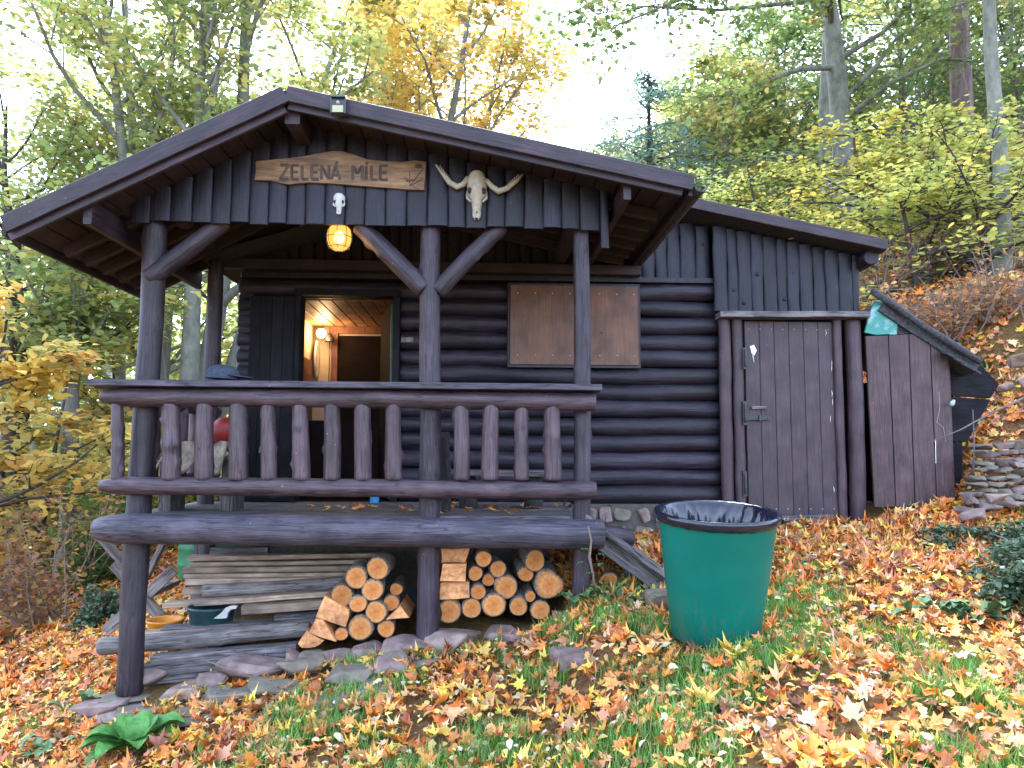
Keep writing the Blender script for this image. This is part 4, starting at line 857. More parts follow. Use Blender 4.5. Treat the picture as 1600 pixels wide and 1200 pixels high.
# sawbuck
sb = thing('sawbuck', at(225, 985, 1.1), 'grey crossed-leg sawbuck standing behind the left post', 'sawbuck')
for Y in (.95, 1.5):
    for (a, b, w) in (((166, 985), (272, 890), 15), ((178, 880), (255, 968), 14)):
        mb = MB(); board(mb, at(a[0], a[1], Y), at(b[0], b[1], Y), .03 if 0 else .09, .04, UP).build('leg', 'grey_wood', sb)
mb = MB(); board(mb, at(216, 935, .9), at(216, 935, .9)+Vector((0, .75, 0)), .07, .05, (1, 0, 0)).build('crossbar', 'grey_wood', sb)
mb = MB(); board(mb, at(155, 838, .15), at(204, 890, .15), .10, .035, (0, 1, 0)).build('knee_brace', 'grey_wood', cab)
mb = MB(); board(mb, at(255, 850, .75), at(228, 905, .75), .06, .04, (0, 1, 0)).build('knee_brace', 'grey_wood', cab)
for (px, py, Y, lb) in ((303, 905, 3.6, 'left one of the two green plastic barrels behind the porch'), (348, 890, 4.2, 'right one of the two green plastic barrels behind the porch')):
    x = X_(px, 870, Y); g = Hs(x, Y); top = Z_(px, 830, Y); mb = MB(); hgt = top-g; r = .17
    lathe(mb, (x, Y, g), [(0, 0), (r*.95, 0), (r, .04), (r, hgt*.3), (r*1.05, hgt*.33), (r, hgt*.36), (r, hgt*.64), (r*1.05, hgt*.67), (r, hgt*.7), (r, hgt*.94), (r*.9, hgt), (0, hgt)], 28); tag(mb.build('green_barrel', 'barrel_green'), lb, 'barrel', 'green barrels')

# ------------------------------------------------------------------ stones
pad = thing('post_footing', (px_l, 0, zl-.15), 'rough concrete footing with a flat slate under the left porch post', 'footing')
mb = MB(); rock(mb, (px_l-.02, -.03, zl-.018), (.34, .3, .04), 3).build('slate_plate', 'stone_b', pad)
mb = MB(); rock(mb, (px_l+.08, -.06, zl-.11), (.62, .42, .16), 5, 22).build('concrete_block', 'concrete', pad)
st = thing('stone_terrace', (-.6, -.3, -1.0), 'stepped edging of rough sandstone blocks in front of the woodpiles', 'stone edging')
def stone(px, py, Y, s, mt, seed, rz=0., tilt=0., par=None, lift=0):
    p = at(px, py, Y); mb = MB(); tz = p.z+s[2]/2; bz = min(p.z-s[2]/2, Hs(p.x, Y)-.04)
    if par is not None: bz = p.z-s[2]/2
    rock(mb, (p.x, p.y, (tz+bz)/2+lift), (s[0], s[1], tz-bz), seed, 18, rz, tilt).build('stone', mt, par or st)
ST = [(330, 1072, -.06, (.17, .2, .19), 'a'), (392, 1048, -.02, (.38, .25, .18), 'a'), (300, 1088, -.1, (.25, .22, .12), 'c'), (368, 1092, -.25, (.42, .28, .13), 'b'), (440, 1085, -.32, (.36, .26, .14), 'b'), (470, 1052, -.10, (.26, .25, .18), 'b'), (462, 1020, .0, (.11, .2, .15), 'c'),
 (484, 1024, -.02, (.14, .2, .15), 'b'), (525, 1018, -.02, (.26, .25, .13), 'a'), (583, 1006, -.02, (.24, .28, .12), 'a'), (640, 996, -.06, (.30, .3, .11), 'a'), (722, 982, -.03, (.40, .3, .09), 'c'), (790, 978, -.02, (.26, .25, .08), 'a'), (845, 981, -.02, (.22, .22, .10), 'b'),
 (890, 966, -.08, (.20, .24, .2), 'a'), (882, 990, -.15, (.16, .2, .14), 'b'), (612, 1050, -.35, (.22, .3, .16), 'a'), (600, 1088, -.6, (.24, .28, .14), 'b'), (520, 1105, -.65, (.34, .3, .10), 'b'), (330, 1125, -.5, (.38, .28, .09), 'b'), (230, 1120, -.3, (.3, .25, .08), 'b'), (165, 1110, -.1, (.3, .26, .08), 'a'), (900, 1040, -.75, (.22, .26, .16), 'a'), (550, 1060, -.4, (.24, .25, .10), 'b'), (430, 1130, -.7, (.30, .25, .09), 'b'), (660, 1030, -.3, (.2, .24, .10), 'b'), (240, 1065, .12, (.16, .2, .16), 'a'), (1038, 925, -.3, (.22, .24, .14), 'b')]
for i, (px, py, Y, s, m_) in enumerate(ST): stone(px, py+(9 if px > 500 and py < 1030 else 4), Y, (s[0]*1.35, s[1]*1.25, s[2]*.85), 'stone_'+m_, 900+i, RNG.uniform(-.3, .3), RNG.uniform(-.10, .10), None, .055 if py > 1035 else 0)
# dry stone wall at the right
dw = thing('dry_stone_wall', at(1555, 790, 1.2), 'low dry stone wall of flat brown slabs right of the plank shed', 'stone wall')
rg = random.Random(21); k = 0
for row in range(9):
    px = 1497+rg.uniform(0, 14)+row*1.5
    while px < 1660:
        w = rg.uniform(14, 36); Y = .95+row*.05-(px-1497)*.0025; py = 797-row*12.0-(px-1497)*.10+rg.uniform(-3, 3); wm = w*(Y+5.5)/FPX
        stone(px+w/2, py, Y, (wm*1.04, .24, rg.uniform(.045, .085)), 'stone_'+rg.choice('abb'), 1000+k, rg.uniform(-.25, .25), rg.uniform(-.16, .16), dw); px += w; k += 1
for (px, py, Y, s) in ((1592, 565, 1.6, (.18, .2, .14)), (1604, 600, 1.5, (.2, .2, .15)), (1570, 606, 1.6, (.14, .16, .1)), (1520, 803, .7, (.18, .2, .1)), (1560, 778, .6, (.2, .2, .1))):
    stone(px, py, Y, s, 'stone_c', 1200+k, rg.uniform(-1, 1), rg.uniform(-.3, .3), dw); k += 1

# ------------------------------------------------------------------ plank shed on the right
sh = thing('plank_shed', at(1440, 800, 1.7), 'small brown plank lean-to shed with tar felt roof right of the storage door', 'shed')
YD = 1.40
mb = MB(); P = [at(*p, YD+.05) for p in ((1353, 526), (1452, 521), (1481, 541), (1491, 788), (1366, 793))]; prism(mb, [(q.x, q.z) for q in P], YD+.03, YD+.06); sdoor = mb.build('shed_door', 'shed_door_paint', sh)
edges = [(1352, 525, 1366, 793), (1388, 524, 1400, 792), (1420, 522, 1430, 791), (1453, 521, 1464, 789), (1481, 541, 1491, 788)]
for i in range(4):
    a, b = edges[i], edges[i+1]; g = .8
    pp = [at(a[0]+g, a[1], YD), at(b[0]-g, b[1], YD), at(b[2]-g, b[3], YD), at(a[2]+g, a[3], YD)]; mb = MB()
    prism(mb, [(q.x, q.z) for q in pp], YD, YD+.025, seed=i)
    for fi in range(len(mb.uv)): mb.uv[fi] = tuple((mb.v[j].z+i*3, mb.v[j].x*1.0+i*7.3) for j in mb.f[fi])
    mb.build('door_plank', 'shed_door_paint', sdoor)
mb = MB(); prism(mb, [(q.x, q.z) for q in (at(*p, YD-.006) for p in ((1461.3, 686), (1462.3, 686), (1462.9, 724), (1462, 724)))], YD-.006, YD-.002, bevel=.0005); tube(mb, [at(1467, 612, YD-.004), at(1468, 640, YD-.004), at(1464, 660, YD-.004), at(1474, 668, YD-.004), at(1478, 690, YD-.004)], .0009, 5); mb.build('scratch', 'white_mark', sdoor)
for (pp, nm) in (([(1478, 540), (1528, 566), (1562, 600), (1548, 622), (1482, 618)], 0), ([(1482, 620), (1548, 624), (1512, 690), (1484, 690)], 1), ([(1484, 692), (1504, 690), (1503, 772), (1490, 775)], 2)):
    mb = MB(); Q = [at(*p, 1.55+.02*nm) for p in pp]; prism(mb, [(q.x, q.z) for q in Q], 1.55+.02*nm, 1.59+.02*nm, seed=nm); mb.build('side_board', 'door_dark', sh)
mb = MB(); box(mb, (X_(1425, 650, 1.8), 2.3, .55), (.72, 1.2, 1.2)).build('shed_body', 'inner_dark', sh)
mb = MB(); a, b = at(1378, 478, 1.38), at(1527, 577, 1.38); sweep(mb, a, b, [(0, -.05), (1.5, -.05), (1.5, .05), (0, .05)], (0, 1, 0), n=10, jit=.01); rf = mb.build('shed_roof', 'tar_felt', sh)
mb = MB(); a, b = at(1392, 505, 1.39), at(1515, 577, 1.39)
prism(mb, [(q.x, q.z) for q in (at(*p, 1.42) for p in ((1383, 484), (1470, 540), (1452, 520), (1398, 522), (1384, 512)))], 1.43, 1.46); mb.build('roof_front', 'tar_felt', rf)
mb = MB(); tube(mb, [at(1362, 455, 1.33), at(1390, 472, 1.34), at(1440, 508, 1.33), at(1500, 545, 1.33), at(1532, 566, 1.33)], [.03, .035, .03, .035, .03], 7).build('felt_roll', 'tar_felt', rf)
for k in range(3):
    mb = MB(); p = at(1490+k*12, 556+k*8, 1.33); board(mb, p+Vector((-.09, 0, .03)), p+Vector((.08, 0, -.06)), .12, .02, (0, 1, .3)).build('roof_shingle', 'tar_felt', rf)
tp = MB(); P = [(1366, 470), (1378, 472), (1394, 486), (1402, 505), (1400, 524), (1384, 523), (1368, 524), (1350, 520), (1356, 495)]
prism(tp, [(q.x, q.z) for q in (at(*p, 1.42) for p in P)], 1.405, 1.425, bevel=.006); tag(tp.build('green_tarp', 'tarp'), 'torn turquoise tarpaulin stuffed between the cabin corner and the shed roof', 'tarpaulin')
mb = MB(); lathe(mb, at(1486, 634, 1.35), [(.0, 0), (.018, .004), (.022, .03), (.012, .06), (0, .065)], 10, Matrix.Rotation(R(30), 3, 'Y')); tag(mb.build('white_tag', 'handle_white'), 'small white plastic knob at the edge of the shed door', 'knob')

# ------------------------------------------------------------------ green bin
c = at(1117, 992, -1.0); c = Vector((c.x, -1.0, Hs(c.x, -1.0)+.012)); TL = Matrix.Rotation(R(7), 3, 'X')
bn = thing('waste_bin', c, 'round green plastic waste bin lined with a black bag, on the leafy grass', 'waste bin')
Hb = .715; r0, r1 = .245, .335
mb = MB(); lathe(mb, c, [(0, .0), (r0-.02, .0), (r0, .015), (lerp(r0, r1, .3), Hb*.3), (lerp(r0, r1, .6), Hb*.6), (r1-.008, Hb*.95), (r1, Hb), (r1-.015, Hb), (r0+.01, .12), (r0-.03, .05), (0, .05)], 56, TL, wob=lambda p, a, r, z: p*(1+.006*math.sin(2*a+.8)*(z/Hb)) if r > .1 else p).build('bin_body', 'bin_green', bn)
mb = MB(); rg = random.Random(5); fq = [(rg.choice((13, 19, 29, 37)), rg.uniform(0, 6.28), rg.uniform(.3, 1)) for _ in range(5)]
def wr(p, a, r, z):
    s = sum(am*math.sin(f*a+ph) for f, ph, am in fq); out = p.copy(); n_ = Vector((math.cos(a), math.sin(a), 0))
    if z < Hb-.005 and r < r1-.005: out += n_*(.010*s*min(1, (Hb-z)/.1))
    elif z < Hb: out += Vector((0, 0, .0018*s))+n_*(.0012*s)
    else: out += Vector((0, 0, .0006*s))
    return out
lathe(mb, c, [(r1-.008, Hb-.04), (r1+.006, Hb-.038), (r1+.012, Hb-.024), (r1+.017, Hb-.004), (r1+.015, Hb+.014), (r1+.0, Hb+.018), (r1-.018, Hb+.008), (r1-.035, Hb-.02), (r1-.05, Hb-.07), (r1-.07, Hb-.16), (r1-.09, Hb-.26), (r1-.15, Hb-.33), (0, Hb-.34)], 160, TL, wob=wr).build('bin_liner', 'liner', bn)
mb = MB(); pk = c+TL@Vector((r1+.005, -.06, Hb-.035)); tube(mb, [pk, pk+Vector((.025, -.01, .004)), pk+Vector((.04, -.015, .012))], [.022, .012, .018], 9).build('liner_knot', 'liner', bn)

# ------------------------------------------------------------------ foliage tools
def mesh_np(name, V, loops, starts, cols, mats, smooth=False, midx=None):
    me = bpy.data.meshes.new(name); V = np.asarray(V, np.float32); me.vertices.add(len(V)); me.vertices.foreach_set('co', V.ravel())
    me.loops.add(len(loops)); me.loops.foreach_set('vertex_index', np.asarray(loops, np.int32)); me.polygons.add(len(starts)); me.polygons.foreach_set('loop_start', np.asarray(starts, np.int32))
    me.update(calc_edges=True)
    if cols is not None:
        ca = me.color_attributes.new('Col', 'FLOAT_COLOR', 'POINT'); c = np.ones((len(V), 4), np.float32); c[:, :3] = cols; ca.data.foreach_set('color', c.ravel())
    for m_ in mats: me.materials.append(MAT[m_])
    if smooth: me.polygons.foreach_set('use_smooth', np.ones(len(starts), bool))
    return me
def scatter(name, T, faces, P, Rm, sc, col, mat, vcol=None, smooth=False):
    """T (K,3) template, faces lists; P (N,3), Rm (N,3,3), sc (N,) or (N,3), col (N,3)"""
    T = np.asarray(T, np.float32); Nn = len(P); K = len(T); sc = np.asarray(sc, np.float32); sc = sc[:, None] if sc.ndim == 1 else sc
    V = np.einsum('nij,nkj->nki', Rm, T[None]*sc[:, None, :])+P[:, None, :]
    fl = np.concatenate([np.array(f) for f in faces]); ln = np.array([len(f) for f in faces]); st = np.concatenate([[0], np.cumsum(ln)[:-1]])
    loops = (fl[None]+np.arange(Nn)[:, None]*K).ravel(); starts = (st[None]+np.arange(Nn)[:, None]*len(fl)).ravel()
    C = np.repeat(np.asarray(col)[:, None, :], K, 1)
    if vcol is not None: C = C*np.asarray(vcol)[None, :, None]
    return mesh_np(name, V.reshape(-1, 3), loops, starts, C.reshape(-1, 3), [mat], smooth)
def rotm(rg, n, tilt, up=None):
    """random azimuth + tilt of z axis"""
    a = rg.uniform(0, 2*np.pi, n); b = rg.uniform(0, 2*np.pi, n); t = np.abs(rg.normal(0, tilt, n))
    ca, sa = np.cos(a), np.sin(a); Z = np.zeros(n); O = np.ones(n)
    Rz = np.stack([np.stack([ca, -sa, Z], -1), np.stack([sa, ca, Z], -1), np.stack([Z, Z, O], -1)], 1)
    kx, ky = np.cos(b), np.sin(b); c, s = np.cos(t), np.sin(t); o = 1-c
    Rt = np.stack([np.stack([c+kx*kx*o, kx*ky*o, ky*s], -1), np.stack([kx*ky*o, c+ky*ky*o, -kx*s], -1), np.stack([-ky*s, kx*s, c], -1)], 1)
    return Rt@Rz
LEAF4 = np.array([(0, 0, 0), (.42, .22, .06), (.34, .60, .08), (0, 1, -.04), (-.34, .60, .08), (-.42, .22, .06)])-np.array([0, .5, 0]); LEAF4F = [(0, 1, 2, 3), (0, 3, 4, 5)]
def maple(curl=.12, seed=0):
    rg = random.Random(seed); out = [(-90, .12), (-58, .42), (-38, .30), (-12, .62), (8, .36), (28, .66), (46, .40), (62, .50), (74, .46), (90, .80), (106, .46), (118, .50), (134, .40), (152, .66), (172, .36), (192, .62), (218, .30), (238, .42)]
    V = [(0, 0, 0)]
    for (a, r) in out:
        r *= rg.uniform(.9, 1.1); x, y = r*math.cos(R(a)), r*math.sin(R(a)); V.append((x, y, curl*(r**2)*(1.6+math.sin(a*.05+seed*2))+rg.uniform(-.03, .05)))
    F = [(0, i, i % len(out)+1) for i in range(1, len(out)+1)]
    return np.array(V), F
def pal(rg, n, cols, w, jit=.15):
    c = np.array(cols)[rg.choice(len(cols), n, p=np.array(w)/sum(w))]; return np.clip(c*(1+rg.normal(0, jit, (n, 1)))*(1+rg.normal(0, jit*.35, (n, 3))), .005, .95)
def stuff(name, me, label, cat): o = bpy.data.objects.new(name, me); link(o); return tag(o, label, cat, kind='stuff')
def normals_h(x, y, e=.05):
    gx = (H(x+e, y)-H(x-e, y))/(2*e); gy = (H(x, y+e)-H(x, y-e))/(2*e); return gx, gy
def slope_rot(Rm, x, y, lim=1.2):
    gx, gy = normals_h(x, y); gx = np.clip(gx, -lim, lim); gy = np.clip(gy, -lim, lim); nz = 1/np.sqrt(1+gx*gx+gy*gy); nx, ny = -gx*nz, -gy*nz
    # rotate z -> n
    k = 1/(1+nz); A = np.stack([np.stack([1-nx*nx*k, -nx*ny*k, nx], -1), np.stack([-nx*ny*k, 1-ny*ny*k, ny], -1), np.stack([-nx, -ny, nz], -1)], 1)
    return A@Rm
# fur on the hide
hd, V_, F_, C_ = HIDE
me = mesh_np('fur', np.array(V_)-np.array(WORLD_LOC[hd.name]), np.array(F_).ravel(), np.arange(len(F_))*3, np.array(C_), ['litter']); o = bpy.data.objects.new('fur', me); link(o, hd, WORLD_LOC[hd.name]); o['kind'] = 'stuff'

# ------------------------------------------------------------------ fallen leaves and grass
g = np.random.default_rng(11)
def blocked(x, y):
    b = (x > XL-.1) & (x < XR+.05) & (y > 1.30) & (y < 4.5)
    b |= (x > -2.45) & (x < .62) & (y > -.02) & (y < 1.6)
    b |= (x > -1.35) & (x < .62) & (y > -.14) & (y < 0.2)
    b |= (x > XR) & (x < 4.35) & (y > 1.35) & (y < 3)
    b |= (x-c.x)**2+(y+1.0)**2 < .27**2
    b |= (x-px_l-.06)**2+(y+.1)**2 < .27**2
    return b
def pts(n, x0, x1, y0, y1, pw=1.0):
    x = g.uniform(x0, x1, n); y = y0+(y1-y0)*g.random(n)**pw; k = ~blocked(x, y)
    # keep only what the view cone can see, with a margin
    k &= (np.abs(x-(y+5.5)*.04) < (y+5.5)*.80+.5); return x[k], y[k]
def msk(x, y): return np.sin(x*1.9+1.3)*np.cos(y*2.3+.4)+.6*np.sin(x*4.3-y*3.1)+.45*np.sin(x*8.1+y*6.7+2)
LIT = [(.82, .27, .05), (.64, .20, .05), (.42, .14, .05), (.86, .42, .10), (.74, .46, .22), (.90, .62, .10), (.62, .30, .17), (.30, .12, .07), (.84, .62, .36)]
LW = [6.5, 4.2, 2.2, 5.5, 1.8, 3.0, 1.8, 1.2, .8]
def litter(n, region, size, seed, cols=LIT, w=LW, tilt=.42, zoff=(.005, .06), pw=1., clump=-9, name='fallen_leaves'):
    x, y = pts(n, *region, pw); k = msk(x+3, y)+g.normal(0, .7, len(x)) > clump; x, y = x[k], y[k]
    T, F = maple((.14, .34, -.18, .22, .1, .3, .2, .15, .2)[seed % 9], seed); z = H(x, y)+g.uniform(*zoff, len(x)); Rm = slope_rot(rotm(g, len(x), tilt), x, y)
    s = size[0]*.8+(size[1]*1.2-size[0]*.8)*g.random(len(x))**1.35; vc = np.array([.92]+[1.0]*(len(T)-1)); cl = pal(g, len(x), cols, w, .22)*np.array([.92, .86, .78])
    # the left slope is redder, like under the big maples there
    return scatter(name, T, F, np.stack([x, y, z], -1), Rm, np.stack([s*g.uniform(.5, 1.05, len(x)), s, s*g.uniform(.4, 2.6, len(x))], -1), cl, 'litter', vc)
def joinmesh(name, meshes):
    obs = []; bm = bmesh.new()
    for me in meshes: bm.from_mesh(me)
    out = bpy.data.meshes.new(name); bm.to_mesh(out); bm.free()
    for m_ in meshes[0].materials: out.materials.append(m_)
    return out
REG = (-4.5, 4.5, -3.2, 3.0)
ms = [litter(7400, REG, (.038, .088), s, clump=-1.5, tilt=.6, zoff=(.008, .07)) for s in (1, 2, 3)]+[litter(3000, (-6, -1.2, -2.5, 6), (.06, .11), 4, w=[6, 5, 3, 4, 2, 1.2, 3, 1.5, .8]), litter(5200, (.6, 5.5, -.4, 3.5), (.05, .09), 5), litter(6000, (3.3, 7.5, .8, 6.5), (.055, .10), 6, tilt=.6), litter(2600, (-9, -2.5, 2, 14), (.08, .13), 8)]
stuff('fallen_leaves', joinmesh('fallen_leaves', ms), 'orange and brown fallen maple leaves covering the slope', 'fallen leaves')
# small pale-yellow leaves
x, y = pts(9000, *REG); T = LEAF4; z = H(x, y)+g.uniform(.02, .075, len(x))
me = scatter('small_leaves', T*np.array([.75, 1, 1.4]), LEAF4F, np.stack([x, y, z], -1), slope_rot(rotm(g, len(x), .5), x, y), g.uniform(.022, .06, len(x)), pal(g, len(x), [(.80, .62, .16), (.78, .66, .34), (.62, .40, .14), (.70, .60, .42)], [4, 3, 2, 2])*.85, 'litter')
stuff('small_yellow_leaves', me, 'small pale yellow leaves sprinkled among the grass and maple leaves', 'fallen leaves')
# grass tufts
def grass(ncl, region, thr, per, hgt, name='x'):
    x, y = pts(ncl, *region); k = msk(x*1.1, y*1.1+5)+g.normal(0, .35, len(x)) > thr; x, y = x[k], y[k]
    n = len(x); X = np.repeat(x, per)+g.normal(0, .045, n*per); Y = np.repeat(y, per)+g.normal(0, .045, n*per); k = ~blocked(X, Y); X, Y = X[k], Y[k]; cid = np.repeat(np.arange(n), per)[k]; ch = g.uniform(.6, 1.3, n)[cid]
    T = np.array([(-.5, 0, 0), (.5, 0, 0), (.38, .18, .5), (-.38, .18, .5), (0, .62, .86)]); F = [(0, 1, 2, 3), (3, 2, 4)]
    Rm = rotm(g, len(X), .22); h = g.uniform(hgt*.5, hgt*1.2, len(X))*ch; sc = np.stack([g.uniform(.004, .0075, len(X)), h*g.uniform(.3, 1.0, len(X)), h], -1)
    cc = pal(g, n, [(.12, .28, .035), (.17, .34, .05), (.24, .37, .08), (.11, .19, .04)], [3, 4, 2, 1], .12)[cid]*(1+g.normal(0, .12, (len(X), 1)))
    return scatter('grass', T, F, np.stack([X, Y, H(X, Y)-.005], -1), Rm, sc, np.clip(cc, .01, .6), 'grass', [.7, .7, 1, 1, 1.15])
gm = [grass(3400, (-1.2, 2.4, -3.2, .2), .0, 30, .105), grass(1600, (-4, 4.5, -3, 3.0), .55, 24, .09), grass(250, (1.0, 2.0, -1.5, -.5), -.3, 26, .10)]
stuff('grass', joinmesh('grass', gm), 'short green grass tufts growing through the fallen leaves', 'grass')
# leaves blown onto the deck and ramp
x = g.uniform(-1.6, .7, 70); y = g.uniform(.05, 1.2, 70); T, F = maple(.2, 9)
me = scatter('deck_leaves', T, F, np.stack([x, y, np.full(70, .012)], -1), rotm(g, 70, .3), g.uniform(.04, .075, 70), pal(g, 70, LIT, LW), 'litter'); stuff('deck_leaves', me, 'dry leaves scattered on the porch floor', 'fallen leaves')

# ------------------------------------------------------------------ trees
def curve_pts(p, d, L, n, rg, wob=.12, up=.0):
    out = [np.array(p, float)]; d = np.array(d, float); d /= np.linalg.norm(d)
    for i in range(n):
        d = d+rg.normal(0, wob, 3)+np.array([0, 0, up]); d /= np.linalg.norm(d); out.append(out[-1]+d*L/n)
    return out, d
def skeleton(rg, hgt, r, clear, spread, nl, stems=1, lean=(0, 0), elev=(25, 60), sub=5, tw=3, up=.04, droop=0., top=.35):
    """returns (tubes, twigpoints, cluster ids)"""
    tubes = []; tips = []; cid = []; nc = 0
    for s in range(stems):
        a0 = rg.uniform(0, 6.28); d0 = np.array([lean[0], lean[1], 1.0])+ (np.array([math.cos(a0), math.sin(a0), 0])*rg.uniform(.12, .34) if stems > 1 else 0)
        hh = hgt*(1 if s == 0 else rg.uniform(.75, 1)); rr = r*(1 if stems == 1 else rg.uniform(.6, 1))
        tp, _ = curve_pts((rg.normal(0, .06*(stems > 1)), rg.normal(0, .06*(stems > 1)), 0), d0, hh, 12, rg, .035, .02); rs = [rr*(1-.9*(i/12)**1.1)+.008 for i in range(13)]; rs[0] *= 1.25
        tubes.append((tp, rs, 10))
        nn = max(3, int(nl/stems))
        for b in range(nn):
            t = clear+(.97-clear)*((b+rg.random()*.6)/nn); f = t*12; i = min(int(f), 11); p = tp[i]+(tp[i+1]-tp[i])*(f-i); br = rs[i]*.5
            az = b*2.4+a0+rg.normal(0, .4); el = R(rg.uniform(*elev)); u = (t-clear)/(1-clear); L = spread*(1-u*(1-top))*rg.uniform(.75, 1.15)*(.6+.8*min(u*3, .5))
            d = (math.cos(az)*math.cos(el), math.sin(az)*math.cos(el), math.sin(el)-droop*(1-u)); bp, _ = curve_pts(p, d, L, 6, rg, .10, up)
            tubes.append((bp, [br*(1-.82*k/6)+.004 for k in range(7)], 6))
            for q in range(sub):
                tt = .3+.7*(q+rg.random())/sub; f2 = min(tt*6, 5.99); j = int(f2); p2 = bp[j]+(bp[j+1]-bp[j])*(f2-j); dd = (bp[j+1]-bp[j]); dd = dd/np.linalg.norm(dd); sd_ = np.cross(dd, [0, 0, 1])*(1 if q % 2 else -1)
                d2 = dd*.7+sd_*rg.uniform(.5, 1)+np.array([0, 0, rg.uniform(-.1, .25)]); L2 = L*.42*rg.uniform(.6, 1.1)*(1.15-tt*.5); sp_, _ = curve_pts(p2, d2, L2, 4, rg, .14, .0)
                tubes.append((sp_, [max(.004, br*.35*(1-.8*k/4)) for k in range(5)], 4)); nc += 1
                for k in range(2, 5): tips.append(sp_[k]); cid.append(nc)
                for w_ in range(tw):
                    k = rg.integers(1, 5); d3 = (sp_[k]-sp_[k-1]); d3 = d3/np.linalg.norm(d3)+rg.normal(0, .55, 3)*np.array([1, 1, .5]); tp3, _ = curve_pts(sp_[k], d3, L2*.55*rg.uniform(.6, 1.1), 2, rg, .1)
                    tubes.append((tp3, [.005, .004, .003], 3)); tips += [tp3[1], tp3[2]]; cid += [nc, nc]
    return tubes, np.array(tips), np.array(cid)
def foliage(rg, tips, cid, n, cols, w, size, sp=(.16, .16, .08), tilt=.55, grad=None, tmpl=None, cjit=.16):
    i = rg.integers(0, len(tips), n); P = tips[i]+rg.normal(0, 1, (n, 3))*np.array(sp); P[:, 2] -= .03; nc = cid.max()+1
    cc = np.array(cols)[rg.choice(len(cols), nc, p=np.array(w)/sum(w))]*(1+rg.normal(0, cjit, (nc, 1))); C = cc[cid[i]]*.7+.3*np.array(cols)[rg.choice(len(cols), n, p=np.array(w)/sum(w))]
    C = np.clip(C*(1+rg.normal(0, .13, (n, 1))), .01, .9); T, F = tmpl or (LEAF4, LEAF4F)
    return scatter('crown', T, F, P, rotm(rg, n, tilt), rg.uniform(size*.65, size*1.2, n), C, 'leaves')
def tree_mesh(tubes, bark, limit=None):
    mb = MB()
    for (p, r, s) in tubes: tube(mb, p, r, s, cap=False)
    a = [tuple(v) for v in mb.v]; me = bpy.data.meshes.new('trunk'); me.from_pydata(a, [], mb.f); me.polygons.foreach_set('use_smooth', [True]*len(mb.f)); me.materials.append(MAT[bark]); return me
def place_tree(name, X, Y, tm, cm, label, cat='tree', group=None, rz=0., sc=1., z=None, parts=('trunk', 'crown')):
    z = Hs(X, Y)-.06 if z is None else z
    t = thing(name, (X, Y, z), label, cat, group); t.rotation_euler = (0, 0, rz); t.scale = (sc,)*3
    for me, nm in ((tm, parts[0]), (cm, parts[1])):
        if me is None: continue
        o = bpy.data.objects.new(nm, me); COL.objects.link(o); o.parent = t
    return t
YG_ = [(.42, .44, .14), (.29, .36, .12), (.55, .48, .14), (.62, .42, .12), (.22, .30, .11)]
GRN = [(.20, .29, .10), (.26, .34, .12), (.14, .23, .09), (.37, .38, .13), (.48, .40, .12)]
GRNL = [(.32, .41, .15), (.40, .46, .17), (.23, .33, .13), (.52, .50, .16), (.62, .52, .15)]
YEL = [(.75, .54, .13), (.68, .42, .12), (.56, .46, .14), (.62, .30, .09), (.42, .39, .14)]
def PX(px, Y): return (px-752)*(Y+5.5)/FPX
def TZ(py, Y): return .43+(708-py)*(Y+5.5)/FPX
def mk(seed, n, cols, w, size, bark, sp=(.2, .2, .09), tilt=.55, **k):
    rg = np.random.default_rng(seed); tb, tips, cid = skeleton(rg, **k); return tree_mesh(tb, bark), foliage(rg, tips, cid, n, cols, w, size, sp, tilt)
# big multi-stemmed maple, upper left
Y = 9.0; A = mk(31, 19000, YG_+GRNL, [4, 3, 2.5, 1.6, 1, 1, 2, .5, 2, 1], .125, 'bark_grey', hgt=13.5, r=.24, clear=.30, spread=4.4, nl=44, stems=4, elev=(30, 62), sub=6, tw=3, sp=(.24, .24, .11))
place_tree('maple_tree', PX(300, Y), Y, *A, 'tall many-stemmed maple with yellow-green leaves behind the left roof slope')
# orange-yellow maple behind the ridge
Y = 13.0; Bt = mk(32, 17000, YEL, [5, 2.5, 4, .6, 3], .14, 'bark_grey', hgt=12.3, r=.20, clear=.34, spread=4.6, nl=46, stems=4, elev=(35, 65), sub=6, tw=3, sp=(.24, .24, .12))
place_tree('maple_tree', PX(615, Y), Y, *Bt, 'golden-orange maple crown rising behind the ridge of the porch roof')
# far left green tree
Y = 7.0; Ct = mk(33, 8000, GRNL, [3, 4, 2, 3, 2], .115, 'bark_dark', hgt=8.6, r=.15, clear=.22, spread=3.4, nl=30, stems=2, elev=(15, 50), sub=6, tw=3, sp=(.22, .22, .08))
place_tree('leafy_tree', PX(60, Y), Y, *Ct, 'green and yellow tree at the far left edge, left of the roof corner')
Y = 11.0; place_tree('leafy_tree', PX(200, Y), Y, *mk(37, 7500, GRNL, [3, 4, 3, 3, 1], .125, 'bark_grey', hgt=8.5, r=.17, clear=.2, spread=3.8, nl=34, elev=(10, 45), sub=6, tw=3, sp=(.24, .24, .08)), 'dense green tree seen below the left roof overhang')
